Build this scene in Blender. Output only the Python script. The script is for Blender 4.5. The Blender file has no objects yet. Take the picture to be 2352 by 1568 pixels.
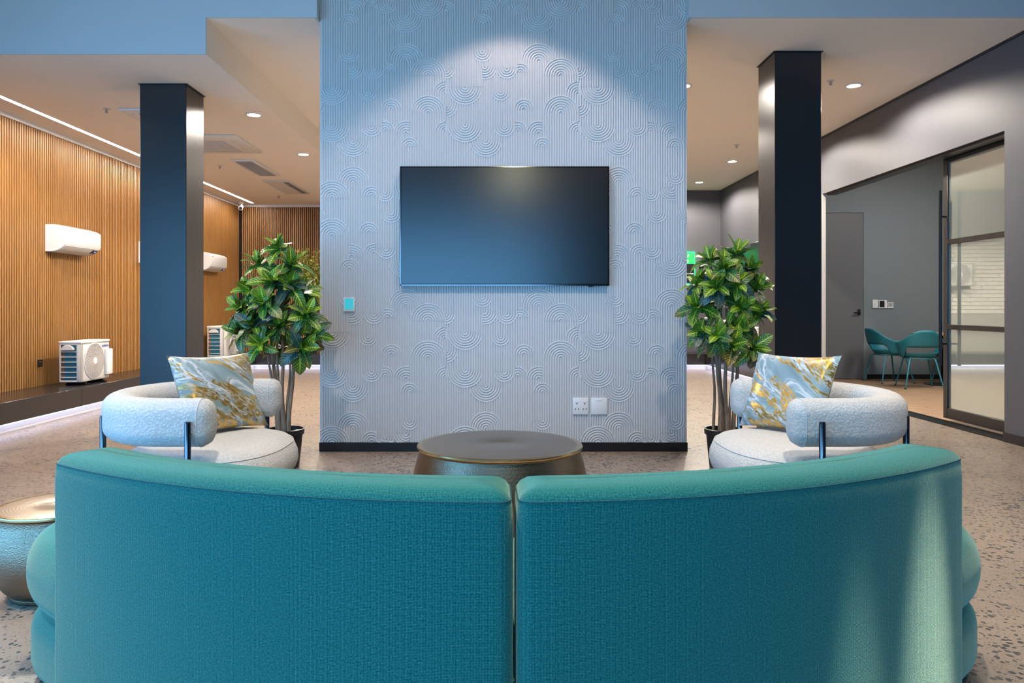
import bpy, bmesh, math, random
from mathutils import Vector, Matrix
import numpy as np

# ------------------------------------------------------------------ camera
F, U0, V0, H = 1710.0, 1145.0, 705.0, 1.15        # focal px, vanishing point px, eye height
scene = bpy.context.scene
col = scene.collection
cam_d = bpy.data.cameras.new('camera')
cam = bpy.data.objects.new('camera', cam_d); col.objects.link(cam)
cam.location = (0, 0, H); cam.rotation_euler = (math.pi / 2, 0, 0)
cam_d.sensor_width = 36.0; cam_d.lens = F / 2352 * 36
cam_d.shift_x = (1176 - U0) / 2352; cam_d.shift_y = -(784 - V0) / 2352
cam_d.clip_start = 0.05; cam_d.clip_end = 200
scene.camera = cam

# ------------------------------------------------------------------ world, daylight, exposure
SKY, SKY_STRENGTH = (0.17, 0.53, 1.0), 7.6
LED = (1.0, 0.90, 0.79)  # warm white lamps
world = bpy.data.worlds.new('world'); scene.world = world
world.use_nodes = True
bg = world.node_tree.nodes['Background']
bg.inputs[0].default_value = (*SKY, 1); bg.inputs[1].default_value = SKY_STRENGTH
vs = scene.view_settings
scene.display_settings.display_device = 'sRGB'
vs.view_transform = 'Standard'; vs.look = 'None'; vs.gamma = 1.0; vs.use_curve_mapping = False
vs.exposure = 0.14
scene.cycles.max_bounces = 7; scene.cycles.diffuse_bounces = 4; scene.cycles.glossy_bounces = 3
scene.cycles.caustics_reflective = False; scene.cycles.caustics_refractive = False
scene.cycles.sample_clamp_indirect = 6.0
scene.cycles.use_denoising = True
scene.cycles.use_adaptive_sampling = True; scene.cycles.adaptive_threshold = 0.04

def portal(name, loc, rot, sx, sy):
    d = bpy.data.lights.new(name, 'AREA'); d.shape = 'RECTANGLE'; d.size = sx; d.size_y = sy
    d.cycles.is_portal = True
    o = bpy.data.objects.new(name, d); col.objects.link(o); o.location = loc; o.rotation_euler = rot
    return o
YB, ZV = -4.0, 4.25                                # street-side glazing, void ceiling height
XL, XR, YF, YW, YK = -5.05, 4.33, 5.85, 5.94, 14.5  # left wall, right wall, fascia, feature wall, back wall
ZLO, ZHI, XS = 3.136, 3.425, -2.299                # low ceiling, high ceiling, step between them
portal('glazing_portal', ((XL + 1.1) / 2, YB + .02, 1.35), (math.pi / 2, 0, 0), 1.1 - XL, 2.7)
portal('glazing_portal', (XL - .02, -.4, 1.35), (0, -math.pi / 2, 0), 2.7, 7.2)

def spot(name, loc, power, angle, blend, color=LED, radius=.05, target=None, parent=None):
    d = bpy.data.lights.new(name, 'SPOT'); d.energy = power; d.color = color
    d.spot_size = math.radians(angle); d.spot_blend = blend; d.shadow_soft_size = radius
    o = bpy.data.objects.new(name, d); col.objects.link(o); o.location = loc
    if target is not None:
        o.rotation_euler = (Vector(target) - Vector(loc)).to_track_quat('-Z', 'Y').to_euler()
    if parent: o.parent = parent
    return o
# lamps in the ceiling of the double-height seating area, above the frame, with some added fill
spot('wall_wash_spot', (0.09, 5.04, 4.2), 95, 92, .22, (1.0, .78, .68), .04)
for x, y in ((-2.2, 3.6), (-.7, 3.9), (0.9, 3.9), (2.3, 3.6), (-1.0, 2.15), (1.1, 2.15), (-3.3, 1.9), (3.2, 2.2), (3.5, 4.2)):  # last spot is added to brighten the floor at right
    spot('seating_spot', (x, y, 4.2), 330 if y < 2.18 else 88, 75, .5, LED, .06)
for x in (-1.3, 1.35):
    spot('wall_fill_spot', (x, 2.7, 4.2), 180, 50, .9, (1.0, .84, .74), .06, (x*.55, 5.94, .9))  # unseen spots added to brighten the lower feature wall
spot('sofa_spot', (1.55, 1.41, 4.2), 3000, 5.0, 1, LED, .02, (1.17, 2.0, -.12))
spot('sofa_spot', (1.19, 1.25, 4.2), 1900, 4.0, 1, LED, .02, (.90, 1.85, -.2))
for x, y in ((3.65, 9.62), (-2.53, 11.65), (-.6, 8.2), (-.6, 11.0), (1.9, 9.6), (1.9, 11.6), (-4.0, 6.6)):  # unseen lamps continuing the downlight rows; the last added to brighten the low ceiling
    spot('unseen_ceiling_lamp', (x, y, (ZHI if x > XS else ZLO) - .03), 170, 160, .3, LED, .06)

# ------------------------------------------------------------------ helpers
PI = math.pi
rnd = random.Random(7)
def P(px, py, y):                       # pixel -> world point at depth y
    return Vector(((px - U0) * y / F, y, H + (V0 - py) * y / F))
def lin(r, g, b):
    def c(v):
        v /= 255.0
        return v / 12.92 if v <= .04045 else ((v + .055) / 1.055) ** 2.4
    return (c(r), c(g), c(b))

class MB:
    def __init__(s): s.v = []; s.f = []; s.uv = []
    def add(s, vs_, fs, uvs=None):
        o = len(s.v); s.v += [tuple(p) for p in vs_]
        for k, f in enumerate(fs):
            s.f.append([i + o for i in f]); s.uv.append(uvs[k] if uvs else None)
        return s
    def box(s, x0, y0, z0, x1, y1, z1):
        v = [(x0,y0,z0),(x1,y0,z0),(x1,y1,z0),(x0,y1,z0),(x0,y0,z1),(x1,y0,z1),(x1,y1,z1),(x0,y1,z1)]
        return s.add(v, [(0,3,2,1),(4,5,6,7),(0,1,5,4),(1,2,6,5),(2,3,7,6),(3,0,4,7)])
    def loft(s, rings, closed=True, cap0=True, cap1=True, uvs=False):
        o = len(s.v); n = len(rings[0])
        for r in rings: s.v += [tuple(p) for p in r]
        m = n if closed else n - 1
        if uvs:
            us = []
            for r in rings[:1]:
                acc = [0.0]
                big = max(rings, key=lambda q: sum((Vector(q[i]) - Vector(q[(i+1) % n])).length for i in range(n)))
                for i in range(n): acc.append(acc[-1] + (Vector(big[i]) - Vector(big[(i+1) % n])).length)
                us = acc
            vv = [0.0]
            for a, b in zip(rings, rings[1:]):
                vv.append(vv[-1] + max((Vector(a[i]) - Vector(b[i])).length for i in range(0, n, max(1, n // 12))))
        for k in range(len(rings) - 1):
            for i in range(m):
                j = (i + 1) % n
                s.f.append([o + k*n + i, o + k*n + j, o + (k+1)*n + j, o + (k+1)*n + i])
                s.uv.append([(us[i], vv[k]), (us[i+1], vv[k]), (us[i+1], vv[k+1]), (us[i], vv[k+1])] if uvs else None)
        if cap0: s.f.append([o + i for i in range(n)][::-1]); s.uv.append(None)
        if cap1: s.f.append([o + (len(rings)-1)*n + i for i in range(n)]); s.uv.append(None)
        return s
    def lathe(s, prof, cx=0, cy=0, n=32, cap0=True, cap1=True, uvs=False):
        rings = [[(cx + r*math.cos(2*PI*i/n), cy + r*math.sin(2*PI*i/n), z) for i in range(n)] for r, z in prof]
        return s.loft(rings, True, cap0, cap1, uvs)
    def tube(s, pts, rad, n=8, caps=True):
        pts = [Vector(p) for p in pts]
        rads = rad if isinstance(rad, (list, tuple)) else [rad]*len(pts)
        rings = []; up = None
        for i, p in enumerate(pts):
            t = (pts[min(i+1, len(pts)-1)] - pts[max(i-1, 0)]).normalized()
            if up is None: up = Vector((0,0,1)) if abs(t.z) < .9 else Vector((1,0,0))
            a = t.cross(up).normalized(); b = a.cross(t).normalized(); up = b
            rings.append([p + rads[i]*(math.cos(2*PI*k/n)*a + math.sin(2*PI*k/n)*b) for k in range(n)])
        return s.loft(rings, True, caps, caps)
    def mesh(s, name, mat=None, smooth=False, bevel=0, seg=2, angle=40):
        me = bpy.data.meshes.new(name)
        me.from_pydata(s.v, [], s.f)
        if any(u is not None for u in s.uv):
            lay = me.uv_layers.new(name='UVMap')
            li = 0
            for f, u in zip(s.f, s.uv):
                for k in range(len(f)):
                    if u: lay.data[li + k].uv = u[k]
                li += len(f)
        bm = bmesh.new(); bm.from_mesh(me)
        bmesh.ops.recalc_face_normals(bm, faces=bm.faces)
        if bevel:
            es = [e for e in bm.edges if len(e.link_faces) == 2 and e.calc_face_angle(0) > math.radians(30)]
            bmesh.ops.bevel(bm, geom=es, offset=bevel, segments=seg, profile=.5, affect='EDGES', clamp_overlap=True)
        bm.to_mesh(me); bm.free()
        if smooth or bevel:
            me.polygons.foreach_set('use_smooth', [True]*len(me.polygons))
            try: me.set_sharp_from_angle(angle=math.radians(angle))
            except Exception: pass
        if mat: me.materials.append(M[mat] if isinstance(mat, str) else mat)
        return me
    def obj(s, name, mat=None, parent=None, loc=None, **kw):
        return link(name, s.mesh(name, mat, **kw), parent, loc)
def link(name, me, parent=None, loc=None, rot=None):
    o = bpy.data.objects.new(name, me); col.objects.link(o)
    if parent: o.parent = parent
    if loc is not None: o.location = loc
    if rot is not None: o.rotation_euler = rot
    return o
def tag(o, label, cat=None, group=None, kind=None):
    o['label'] = label
    if cat: o['category'] = cat
    if group: o['group'] = group
    if kind: o['kind'] = kind
    return o
def thing(name, label, cat, loc=(0,0,0), rz=0, group=None):
    o = bpy.data.objects.new(name, None); col.objects.link(o); o.empty_display_size = .1
    o.location = loc; o.rotation_euler = (0,0,rz)
    return tag(o, label, cat, group)
def struct(name, mb, mat, label, **kw):
    o = mb.obj(name, mat, **kw); o['kind'] = 'structure'; o['label'] = label
    return o
def copy_tree(o, parent=None):
    c = o.copy(); col.objects.link(c); c.parent = parent
    for ch in list(o.children): copy_tree(ch, c)
    return c
def text_mesh(name, s, size, mat, parent, loc, rot, align='CENTER', bold=0.0):
    cu = bpy.data.curves.new(name, 'FONT'); cu.body = s; cu.size = size; cu.extrude = .0008
    cu.align_x = align; cu.align_y = 'CENTER'; cu.offset = bold
    t = bpy.data.objects.new(name + '_curve', cu); col.objects.link(t)
    dg = bpy.context.evaluated_depsgraph_get(); dg.update()
    me = bpy.data.meshes.new_from_object(t.evaluated_get(dg)); me.name = name
    bpy.data.objects.remove(t); bpy.data.curves.remove(cu)
    me.materials.clear(); me.materials.append(M[mat])
    return link(name, me, parent, loc, rot)

# ------------------------------------------------------------------ materials
M = {}
class NT:
    def __init__(s, name):
        m = bpy.data.materials.new(name); m.use_nodes = True; M[name] = m
        s.m = m; s.t = m.node_tree; s.bsdf = s.t.nodes['Principled BSDF']; s.out = s.t.nodes['Material Output']
    def n(s, typ, **props):
        nd = s.t.nodes.new(typ)
        for k, v in props.items(): setattr(nd, k, v)
        return nd
    def l(s, a, b): s.t.links.new(a, b)
    def math(s, op, a, b=None, clamp=False):
        nd = s.n('ShaderNodeMath', operation=op, use_clamp=clamp)
        for i, v in enumerate((a, b)):
            if v is None: continue
            if isinstance(v, (int, float)): nd.inputs[i].default_value = v
            else: s.l(v, nd.inputs[i])
        return nd.outputs[0]
    def mix(s, f, a, b):
        nd = s.n('ShaderNodeMix', data_type='RGBA')
        for i, v in ((0, f), (6, a), (7, b)):
            if isinstance(v, (int, float)): nd.inputs[i].default_value = v
            elif isinstance(v, tuple): nd.inputs[i].default_value = (*v, 1)
            else: s.l(v, nd.inputs[i])
        return nd.outputs[2]
    def ramp(s, f, stops):
        nd = s.n('ShaderNodeValToRGB'); cr = nd.color_ramp
        while len(cr.elements) < len(stops): cr.elements.new(.5)
        for e, (p, c) in zip(cr.elements, stops):
            e.position = p; e.color = (*c, 1) if isinstance(c, tuple) else (c, c, c, 1)
        s.l(f, nd.inputs[0]); return nd.outputs[0]
    def coord(s, kind='Object', scale=(1,1,1)):
        tc = s.n('ShaderNodeTexCoord'); mp = s.n('ShaderNodeMapping'); mp.inputs['Scale'].default_value = scale
        s.l(tc.outputs[kind], mp.inputs[0]); return mp.outputs[0]
    def noise(s, vec, scale, detail=4, rough=.5, dist=0):
        nd = s.n('ShaderNodeTexNoise'); s.l(vec, nd.inputs['Vector'])
        nd.inputs['Scale'].default_value = scale; nd.inputs['Detail'].default_value = detail
        nd.inputs['Roughness'].default_value = rough; nd.inputs['Distortion'].default_value = dist
        return nd.outputs['Fac']
    def voro(s, vec, scale, feature='F1', rand=1.0):
        nd = s.n('ShaderNodeTexVoronoi', feature=feature); s.l(vec, nd.inputs['Vector'])
        nd.inputs['Scale'].default_value = scale
        if 'Randomness' in nd.inputs: nd.inputs['Randomness'].default_value = rand
        return nd
    def bump(s, h, strength=.3, dist=.01):
        nd = s.n('ShaderNodeBump'); nd.inputs['Strength'].default_value = strength; nd.inputs['Distance'].default_value = dist
        s.l(h, nd.inputs['Height']); s.l(nd.outputs[0], s.bsdf.inputs['Normal'])
    def set(s, color=None, rough=None, metal=None, spec=None, **kw):
        b = s.bsdf
        for key, v in (('Base Color', color), ('Roughness', rough), ('Metallic', metal), ('Specular IOR Level', spec)):
            if v is None: continue
            if isinstance(v, tuple): b.inputs[key].default_value = (*v, 1)
            elif isinstance(v, (int, float)): b.inputs[key].default_value = v
            else: s.l(v, b.inputs[key])
        for k, v in kw.items():
            b.inputs[k.replace('_', ' ')].default_value = v
        return s
def plain(name, color, rough=.5, metal=0, spec=.5, grain=0, gscale=60):
    s = NT(name); c = color
    if grain:
        v = s.coord(); f = s.noise(v, gscale, 5)
        c = s.mix(f, tuple(x*(1-grain) for x in color), tuple(min(1, x*(1+grain)) for x in color))
        s.bump(f, .08, .004)
    s.set(c, rough, metal, spec); return s
def emit(name, color, strength):
    s = NT(name); s.set((0, 0, 0), .6)
    s.bsdf.inputs['Emission Color'].default_value = (*color, 1); s.bsdf.inputs['Emission Strength'].default_value = strength

plain('ceiling_white', (.90, .83, .74), .9, grain=.02, gscale=3)
plain('fascia_white', (.55, .57, .58), .85, grain=.02, gscale=3)
plain('feature_paint', (.58, .585, .585), .55, grain=.02, gscale=20)
plain('charcoal_paint', (.082, .083, .095), .55, grain=.06, gscale=8)
plain('inner_paint', (.19, .22, .235), .6, grain=.04, gscale=8)
plain('door_paint', (.13, .135, .14), .45, grain=.03)
plain('column_paint', (.020, .020, .022), .34, grain=.1, gscale=30)
plain('black_skirting', (.008, .009, .012), .25)
plain('ledge_black', (.022, .019, .020), .22, grain=.1)
plain('white_trim', (.75, .75, .76), .5)
plain('kick_white', (.70, .70, .74), .35)
plain('white_plastic', (.78, .78, .77), .35, grain=.01)
plain('offwhite_plastic', (.66, .64, .62), .45, grain=.01)
plain('guard_grey', (.46, .44, .43), .5)
plain('grey_plastic', (.35, .34, .33), .5)
plain('black_plastic', (.012, .012, .013), .3)
plain('black_metal', (.012, .012, .013), .3, .6)
plain('bronze_frame', (.030, .024, .022), .32, .3)
plain('dark_chrome', (.12, .12, .13), .12, 1.0)
plain('steel', (.6, .6, .6), .3, 1.0)
plain('slat_backing', (.010, .008, .007), .8)
plain('coil_blue', (.02, .16, .25), .4, .2)
plain('coil_copper', (.35, .14, .06), .4, .5)
plain('logo_blue', (.05, .06, .35), .5)
plain('logo_grey', (.42, .42, .42), .5)
plain('pot_black', (.012, .012, .013), .35)
plain('soil', (.05, .035, .02), .95, grain=.5, gscale=80)
plain('dark_twig', (.10, .06, .035), .8)
plain('turquoise_plastic', (.012, .165, .215), .42)
plain('teal_seam', (.004, .06, .075), .9)
plain('boucle_seam', (.60, .60, .60), .95)
plain('sign_green', (.02, .50, .12), .4)
plain('sign_black', (.012, .012, .012), .3)
plain('sign_white', (.85, .85, .85), .5)
plain('brick_white', (.70, .66, .60), .7, grain=.08, gscale=12)
plain('mortar', (.36, .33, .30), .9)
plain('screen_grey', (.35, .38, .38), .3)
plain('table_oak', (.55, .36, .18), .45, grain=.2, gscale=30)
emit('led_strip', (1.0, .90, .78), 74)
emit('led_cool', (.62, .66, 1.0), 5.5)
emit('downlight_lens', (1.0, .9, .78), 40)
emit('pendant_glass', (1.0, .93, .62), 45)
emit('screen_cyan', (.05, .62, .75), .75)
emit('green_glow', (0, .9, .22), 7)
emit('ac_display', (.15, .3, 1.0), 2.5)
emit('panel_light', (1.0, .93, .84), 5)

def build_materials():
    # polished concrete with exposed aggregate
    s = NT('concrete'); v = s.coord()
    n1 = s.noise(v, 1.3, 5, .6); n2 = s.noise(v, 14, 4)
    base = s.mix(n1, (.225, .168, .122), (.33, .253, .192)); base = s.mix(s.math('MULTIPLY', n2, .35), base, (.44, .37, .31))
    vd = s.n('ShaderNodeVectorMath', operation='ADD'); nz = s.n('ShaderNodeTexNoise'); s.l(v, nz.inputs['Vector']); nz.inputs['Scale'].default_value = 30
    sc = s.n('ShaderNodeVectorMath', operation='SCALE'); s.l(nz.outputs['Color'], sc.inputs[0]); sc.inputs['Scale'].default_value = .02
    s.l(v, vd.inputs[0]); s.l(sc.outputs[0], vd.inputs[1])
    vo = s.voro(vd.outputs[0], 46); sep = s.n('ShaderNodeSeparateColor'); s.l(vo.outputs['Color'], sep.inputs[0])
    size = s.math('MULTIPLY', sep.outputs[0], .66)
    patch = s.math('MULTIPLY', s.ramp(s.noise(v, 2.2, 2), [(.35, .65), (.65, 1.0)]), size)
    speck = s.math('LESS_THAN', vo.outputs['Distance'], patch)
    pick = s.math('MULTIPLY', speck, s.math('GREATER_THAN', sep.outputs[1], .08))
    spc = s.mix(sep.outputs[2], (.03, .033, .038), (.10, .095, .09))
    base = s.mix(pick, base, spc)
    vo2 = s.voro(v, 130); sep2 = s.n('ShaderNodeSeparateColor'); s.l(vo2.outputs['Color'], sep2.inputs[0])
    sm = s.math('MULTIPLY', s.math('LESS_THAN', vo2.outputs['Distance'], .38), s.math('GREATER_THAN', sep2.outputs[0], .7))
    base = s.mix(s.math('MULTIPLY', sm, .7), base, (.09, .08, .075))
    s.set(base, s.ramp(n2, [(.3, .26), (.7, .38)]), 0, .5)
    # slats
    s = NT('slat_wood'); v = s.coord('Object', (30, 30, 1.4)); oi = s.n('ShaderNodeObjectInfo')
    ad = s.n('ShaderNodeVectorMath', operation='ADD'); s.l(v, ad.inputs[0]); cb = s.n('ShaderNodeCombineXYZ')
    s.l(s.math('MULTIPLY', oi.outputs['Random'], 40), cb.inputs[2]); s.l(cb.outputs[0], ad.inputs[1])
    g = s.noise(ad.outputs[0], 3, 6, .65)
    c = s.ramp(g, [(.25, (.19, .083, .024)), (.5, (.345, .168, .050)), (.75, (.45, .245, .088))])
    c = s.mix(s.math('MULTIPLY', oi.outputs['Random'], .35), c, (.40, .19, .06))
    s.set(c, .42); s.bump(g, .1, .002)
    # teal woven fabric (uv in metres)
    s = NT('teal_fabric'); tc = s.n('ShaderNodeTexCoord'); sx = s.n('ShaderNodeSeparateXYZ'); s.l(tc.outputs['UV'], sx.inputs[0])
    k = 2*PI/.0068
    w = s.math('MULTIPLY', s.math('SINE', s.math('MULTIPLY', s.math('ADD', sx.outputs[0], sx.outputs[1]), k)),
               s.math('SINE', s.math('MULTIPLY', s.math('SUBTRACT', sx.outputs[0], sx.outputs[1]), k)))
    w = s.math('ADD', s.math('MULTIPLY', w, .5), .5)
    ns = s.noise(tc.outputs['UV'], 210, 3, .7); nb = s.noise(tc.outputs['UV'], 3, 3)
    f = s.math('ADD', s.math('MULTIPLY', w, .32), s.math('MULTIPLY', ns, .68))
    c = s.ramp(f, [(.30, (.002, .052, .050)), (.50, (.009, .137, .124)), (.72, (.050, .27, .22))])
    c = s.mix(s.math('MULTIPLY', nb, .25), c, (.011, .135, .118))
    s.set(c, .95, 0, .12, Sheen_Weight=.65, Sheen_Roughness=.4)
    s.bsdf.inputs['Sheen Tint'].default_value = (.78, .95, .68, 1)
    s.bump(f, .55, .003)
    # white boucle
    s = NT('boucle'); v = s.coord()
    vo = s.voro(v, 88); n = s.noise(v, 150, 4, .7, 1.5)
    h = s.math('ADD', s.math('MULTIPLY', vo.outputs['Distance'], -.8), n)
    c = s.ramp(h, [(.0, (.62, .61, .59)), (.6, (.80, .79, .77))])
    s.set(c, .95, 0, .2, Sheen_Weight=.2); s.bump(h, .7, .009)
    # bronze drum table
    s = NT('bronze_hammered'); v = s.coord('Object', (1, 1, 1.6)); vo = s.voro(v, 150); n = s.noise(v, 3, 4, .6)
    c = s.mix(n, (.17, .135, .095), (.30, .25, .18)); s.set(c, s.ramp(n, [(.3, .26), (.7, .40)]), 1.0)
    sx = s.n('ShaderNodeSeparateXYZ'); s.l(v, sx.inputs[0]); bd = s.math('SINE', s.math('MULTIPLY', sx.outputs[2], 2*PI/.028))
    s.bump(s.math('ADD', vo.outputs['Distance'], s.math('MULTIPLY', bd, .08)), .3, .003)
    s = NT('bronze_top'); tc = s.n('ShaderNodeTexCoord'); sx = s.n('ShaderNodeSeparateXYZ'); s.l(tc.outputs['Object'], sx.inputs[0])
    r = s.math('SQRT', s.math('ADD', s.math('POWER', sx.outputs[0], 2), s.math('POWER', sx.outputs[1], 2)))
    ring = s.math('SINE', s.math('MULTIPLY', r, 2*PI/.012)); vo = s.voro(tc.outputs['Object'], 110)
    n = s.noise(tc.outputs['Object'], 4, 4)
    c = s.mix(n, (.25, .205, .16), (.38, .335, .28)); s.set(c, .36, 1.0)
    s.bump(s.math('ADD', s.math('MULTIPLY', ring, .2), vo.outputs['Distance']), .18, .003)
    plain('bronze_rim', (.55, .40, .20), .25, 1.0)
    # marbled cushion print with gold foil
    s = NT('marble_print'); v = s.coord('Object'); rot = s.n('ShaderNodeMapping'); rot.inputs['Rotation'].default_value = (0, -.62, 0)
    s.l(v, rot.inputs[0]); mp = s.n('ShaderNodeMapping'); mp.inputs['Scale'].default_value = (1.0, 1.0, 3.2); mp.inputs['Location'].default_value = (.35, 0, .2)
    s.l(rot.outputs[0], mp.inputs[0]); v2 = mp.outputs[0]
    a = s.noise(v2, 2.0, 5, .55, 1.2); b = s.noise(v2, 2.9, 6, .62, 1.4)
    c = s.ramp(a, [(.30, (.13, .20, .21)), (.43, (.23, .33, .37)), (.50, (.58, .64, .70)), (.55, (.21, .31, .34)), (.7, (.15, .24, .26))])
    gold = s.ramp(b, [(.50, 0.0), (.53, 1.0), (.66, 1.0), (.69, 0.0)])
    fine = s.ramp(s.noise(v2, 22, 5, .75), [(.42, .1), (.52, 1.0)])
    gm = s.math('MULTIPLY', gold, fine)
    vein = s.ramp(a, [(.46, 0.0), (.475, 1.0), (.49, 0.0)])
    c = s.mix(s.math('MULTIPLY', vein, .8), c, (.10, .085, .05)); c = s.mix(gm, c, (.72, .46, .12))
    s.set(c, s.ramp(gm, [(0, .55), (1, .28)]), s.math('MULTIPLY', gm, .9)); s.bump(s.noise(v, 14, 4), .15, .01)
    # croton leaves (uv: u across -> 0..1, v along)
    for i, (dk, gr, vein, tip) in enumerate((((.010, .075, .012), (.045, .20, .02), (.48, .55, .04), (.30, .32, .05)),
                                              ((.012, .05, .018), (.03, .13, .035), (.22, .33, .06), (.42, .17, .02)),
                                              ((.014, .050, .048), (.035, .10, .085), (.12, .17, .09), (.25, .20, .12)),
                                              ((.05, .16, .01), (.11, .30, .02), (.62, .66, .05), (.40, .45, .05)),
                                              ((.03, .04, .012), (.09, .085, .025), (.42, .38, .07), (.50, .22, .03)))):
        s = NT('leaf_%s' % 'abcde'[i]); tc = s.n('ShaderNodeTexCoord'); sx = s.n('ShaderNodeSeparateXYZ'); s.l(tc.outputs['UV'], sx.inputs[0])
        d = s.math('ABSOLUTE', s.math('SUBTRACT', sx.outputs[0], .5))
        mid = s.math('LESS_THAN', d, .055)
        st = s.math('SINE', s.math('MULTIPLY', s.math('SUBTRACT', sx.outputs[1], s.math('MULTIPLY', d, .42)), 2*PI*9))
        sv = s.math('GREATER_THAN', st, .80)
        nz = s.noise(tc.outputs['UV'], 4, 4)
        vm = s.math('MAXIMUM', mid, s.math('MULTIPLY', sv, s.ramp(nz, [(.35, .3), (.6, .9)])))
        c = s.mix(nz, dk, gr); c = s.mix(vm, c, vein)
        tp = s.math('MULTIPLY', s.ramp(sx.outputs[1], [(.62, 0.0), (.98, 1.0)]), s.ramp(nz, [(.4, .1), (.65, .9)]))
        c = s.mix(tp, c, tip)
        s.set(c, .35, 0, .5); s.bsdf.inputs['Subsurface Weight'].default_value = 0
        s.bump(st, .2, .003)
    s = NT('small_leaf'); v = s.coord(); n = s.noise(v, 30, 3)
    s.set(s.ramp(n, [(.35, (.10, .16, .02)), (.5, (.30, .34, .05)), (.65, (.55, .50, .16))]), .5)
    s = NT('bark'); v = s.coord('Object', (6, 6, 1)); n = s.noise(v, 12, 6, .7)
    s.set(s.ramp(n, [(.3, (.14, .085, .05)), (.6, (.33, .23, .155)), (.8, (.42, .33, .25))]), .85); s.bump(n, .6, .01)
    # plank floor in meeting room
    s = NT('plank_oak'); v = s.coord('Object', (1.2, 14, 1)); oi = s.n('ShaderNodeObjectInfo')
    ad = s.n('ShaderNodeVectorMath', operation='ADD'); cb = s.n('ShaderNodeCombineXYZ'); s.l(s.math('MULTIPLY', oi.outputs['Random'], 60), cb.inputs[0])
    s.l(v, ad.inputs[0]); s.l(cb.outputs[0], ad.inputs[1]); g = s.noise(ad.outputs[0], 2.4, 5, .6)
    c = s.ramp(g, [(.3, (.22, .13, .075)), (.7, (.38, .255, .155))]); c = s.mix(s.math('MULTIPLY', oi.outputs['Random'], .3), c, (.32, .20, .12))
    s.set(c, .45)
    # television screen
    s = NT('tv_screen'); s.set((.003, .003, .0035), .24, 0, .75)
    # sliding door panes: pale reflective film on glass
    s = NT('door_glass'); gl = s.n('ShaderNodeBsdfGlossy'); gl.inputs['Roughness'].default_value = .02; gl.inputs['Color'].default_value = (.86, .90, .84, 1)
    tr = s.n('ShaderNodeBsdfTranslucent'); tr.inputs['Color'].default_value = (.62, .68, .62, 1)
    df = s.n('ShaderNodeBsdfDiffuse'); df.inputs['Color'].default_value = (.50, .56, .50, 1)
    m1 = s.n('ShaderNodeMixShader'); m1.inputs[0].default_value = .6; s.l(tr.outputs[0], m1.inputs[1]); s.l(df.outputs[0], m1.inputs[2])
    m2 = s.n('ShaderNodeMixShader'); m2.inputs[0].default_value = .62; s.l(m1.outputs[0], m2.inputs[1]); s.l(gl.outputs[0], m2.inputs[2])
    s.l(m2.outputs[0], s.out.inputs['Surface'])
build_materials()

# ------------------------------------------------------------------ setting
XB0, XB1 = -8.5, 8.6
struct('floor', MB().box(XL - .2, YB - .2, -.12, XR + .17, YK + .2, 0), 'concrete', 'polished beige concrete floor with dark exposed aggregate')
fx0, fx1 = (728 - U0) * YF / F, (1583 - U0) * YF / F
FX0_, FX1_ = (735 - U0) * YW / F, (1577.5 - U0) * YW / F
struct('ceiling_low', MB().box(XL - .1, YF + .012, ZLO, XS, YK + .1, ZHI + .1), 'ceiling_white', 'lower white ceiling over the wood slat wall')
struct('ceiling_high', MB().box(XS, YF + .012, ZHI, fx0 - .02, YK + .1, ZHI + .1).box(fx0 - .02, YW + .34, ZHI, fx1 + .02, YK + .1, ZHI + .1).box(fx1 + .02, YF + .012, ZHI, XR + .1, YK + .1, ZHI + .1).box(fx0 - .02, YF + .1, ZHI, FX0_, YW + .34, ZHI + .1).box(FX1_, YF + .1, ZHI, fx1 + .02, YW + .34, ZHI + .1), 'ceiling_white', 'higher white ceiling behind the feature wall')
struct('ceiling_void', MB().box(XL - .2, YB - .2, ZV, XR + .2, YW + .5, ZV + .1), 'ceiling_white', 'ceiling of the double height seating area')
struct('ceiling_baffle', MB().box(XL - .1, YB, 2.75, XR, 1.2, 2.95), 'charcoal_paint', 'added unseen slab over the camera that shades the upper feature wall')  # unseen slab added to keep daylight off the upper feature wall
fx0, fx1 = (728 - U0) * YF / F, (1583 - U0) * YF / F
struct('trim_1', MB().box(XL, YF, ZLO, XS, YF + .012, ZV).box(XS, YF, ZHI, fx0, YF + .012, ZV).box(fx0 - .02, YF + .012, ZHI, fx0, YF + .1, ZV), 'fascia_white', 'bluish white bulkhead fascia left of the feature wall')
struct('trim_2', MB().box(fx1, YF, ZHI, XR, YF + .012, ZV).box(fx1, YF + .012, ZHI, fx1 + .02, YF + .1, ZV), 'fascia_white', 'bluish white bulkhead fascia right of the feature wall')

# walls
wl = struct('wall_left', MB().box(XL - .15, 5.6, 0, XL - .014, YK, ZLO), 'slat_backing', 'long wall of vertical wooden slats on the left')
wb = struct('wall_back', MB().box(XL - .15, YK + .016, 0, XR + .15, YK + .15, ZHI), 'charcoal_paint', 'far back wall, wood slats at left and charcoal paint at right')
slat_z0, slat_z1 = .285, ZLO - .045
sl_left = MB().box(-.014, -.0108, slat_z0, .014, .0108, slat_z1).mesh('slat', 'slat_wood')
sl_back = MB().box(-.0108, -.014, slat_z0, .0115, .014, slat_z1).mesh('slat', 'slat_wood')
y = 6.3
while y < YK - .06:
    link('slat', sl_left, wl, (XL - .0001, y, 0)); y += .0395
MB().box(XL - .02, YK - .001, slat_z0, -1.55, YK + .016, ZLO).obj('slat_backing', 'slat_backing', wb)
x = XL + .075
while x < -1.6:
    link('slat', sl_back, wb, (x, YK - .015 , 0)); x += .0395
MB().box(XL + .0, YK - .03, slat_z0, XL + .045, YK - .0, ZLO).obj('corner_strip', 'black_plastic', wb)
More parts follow.
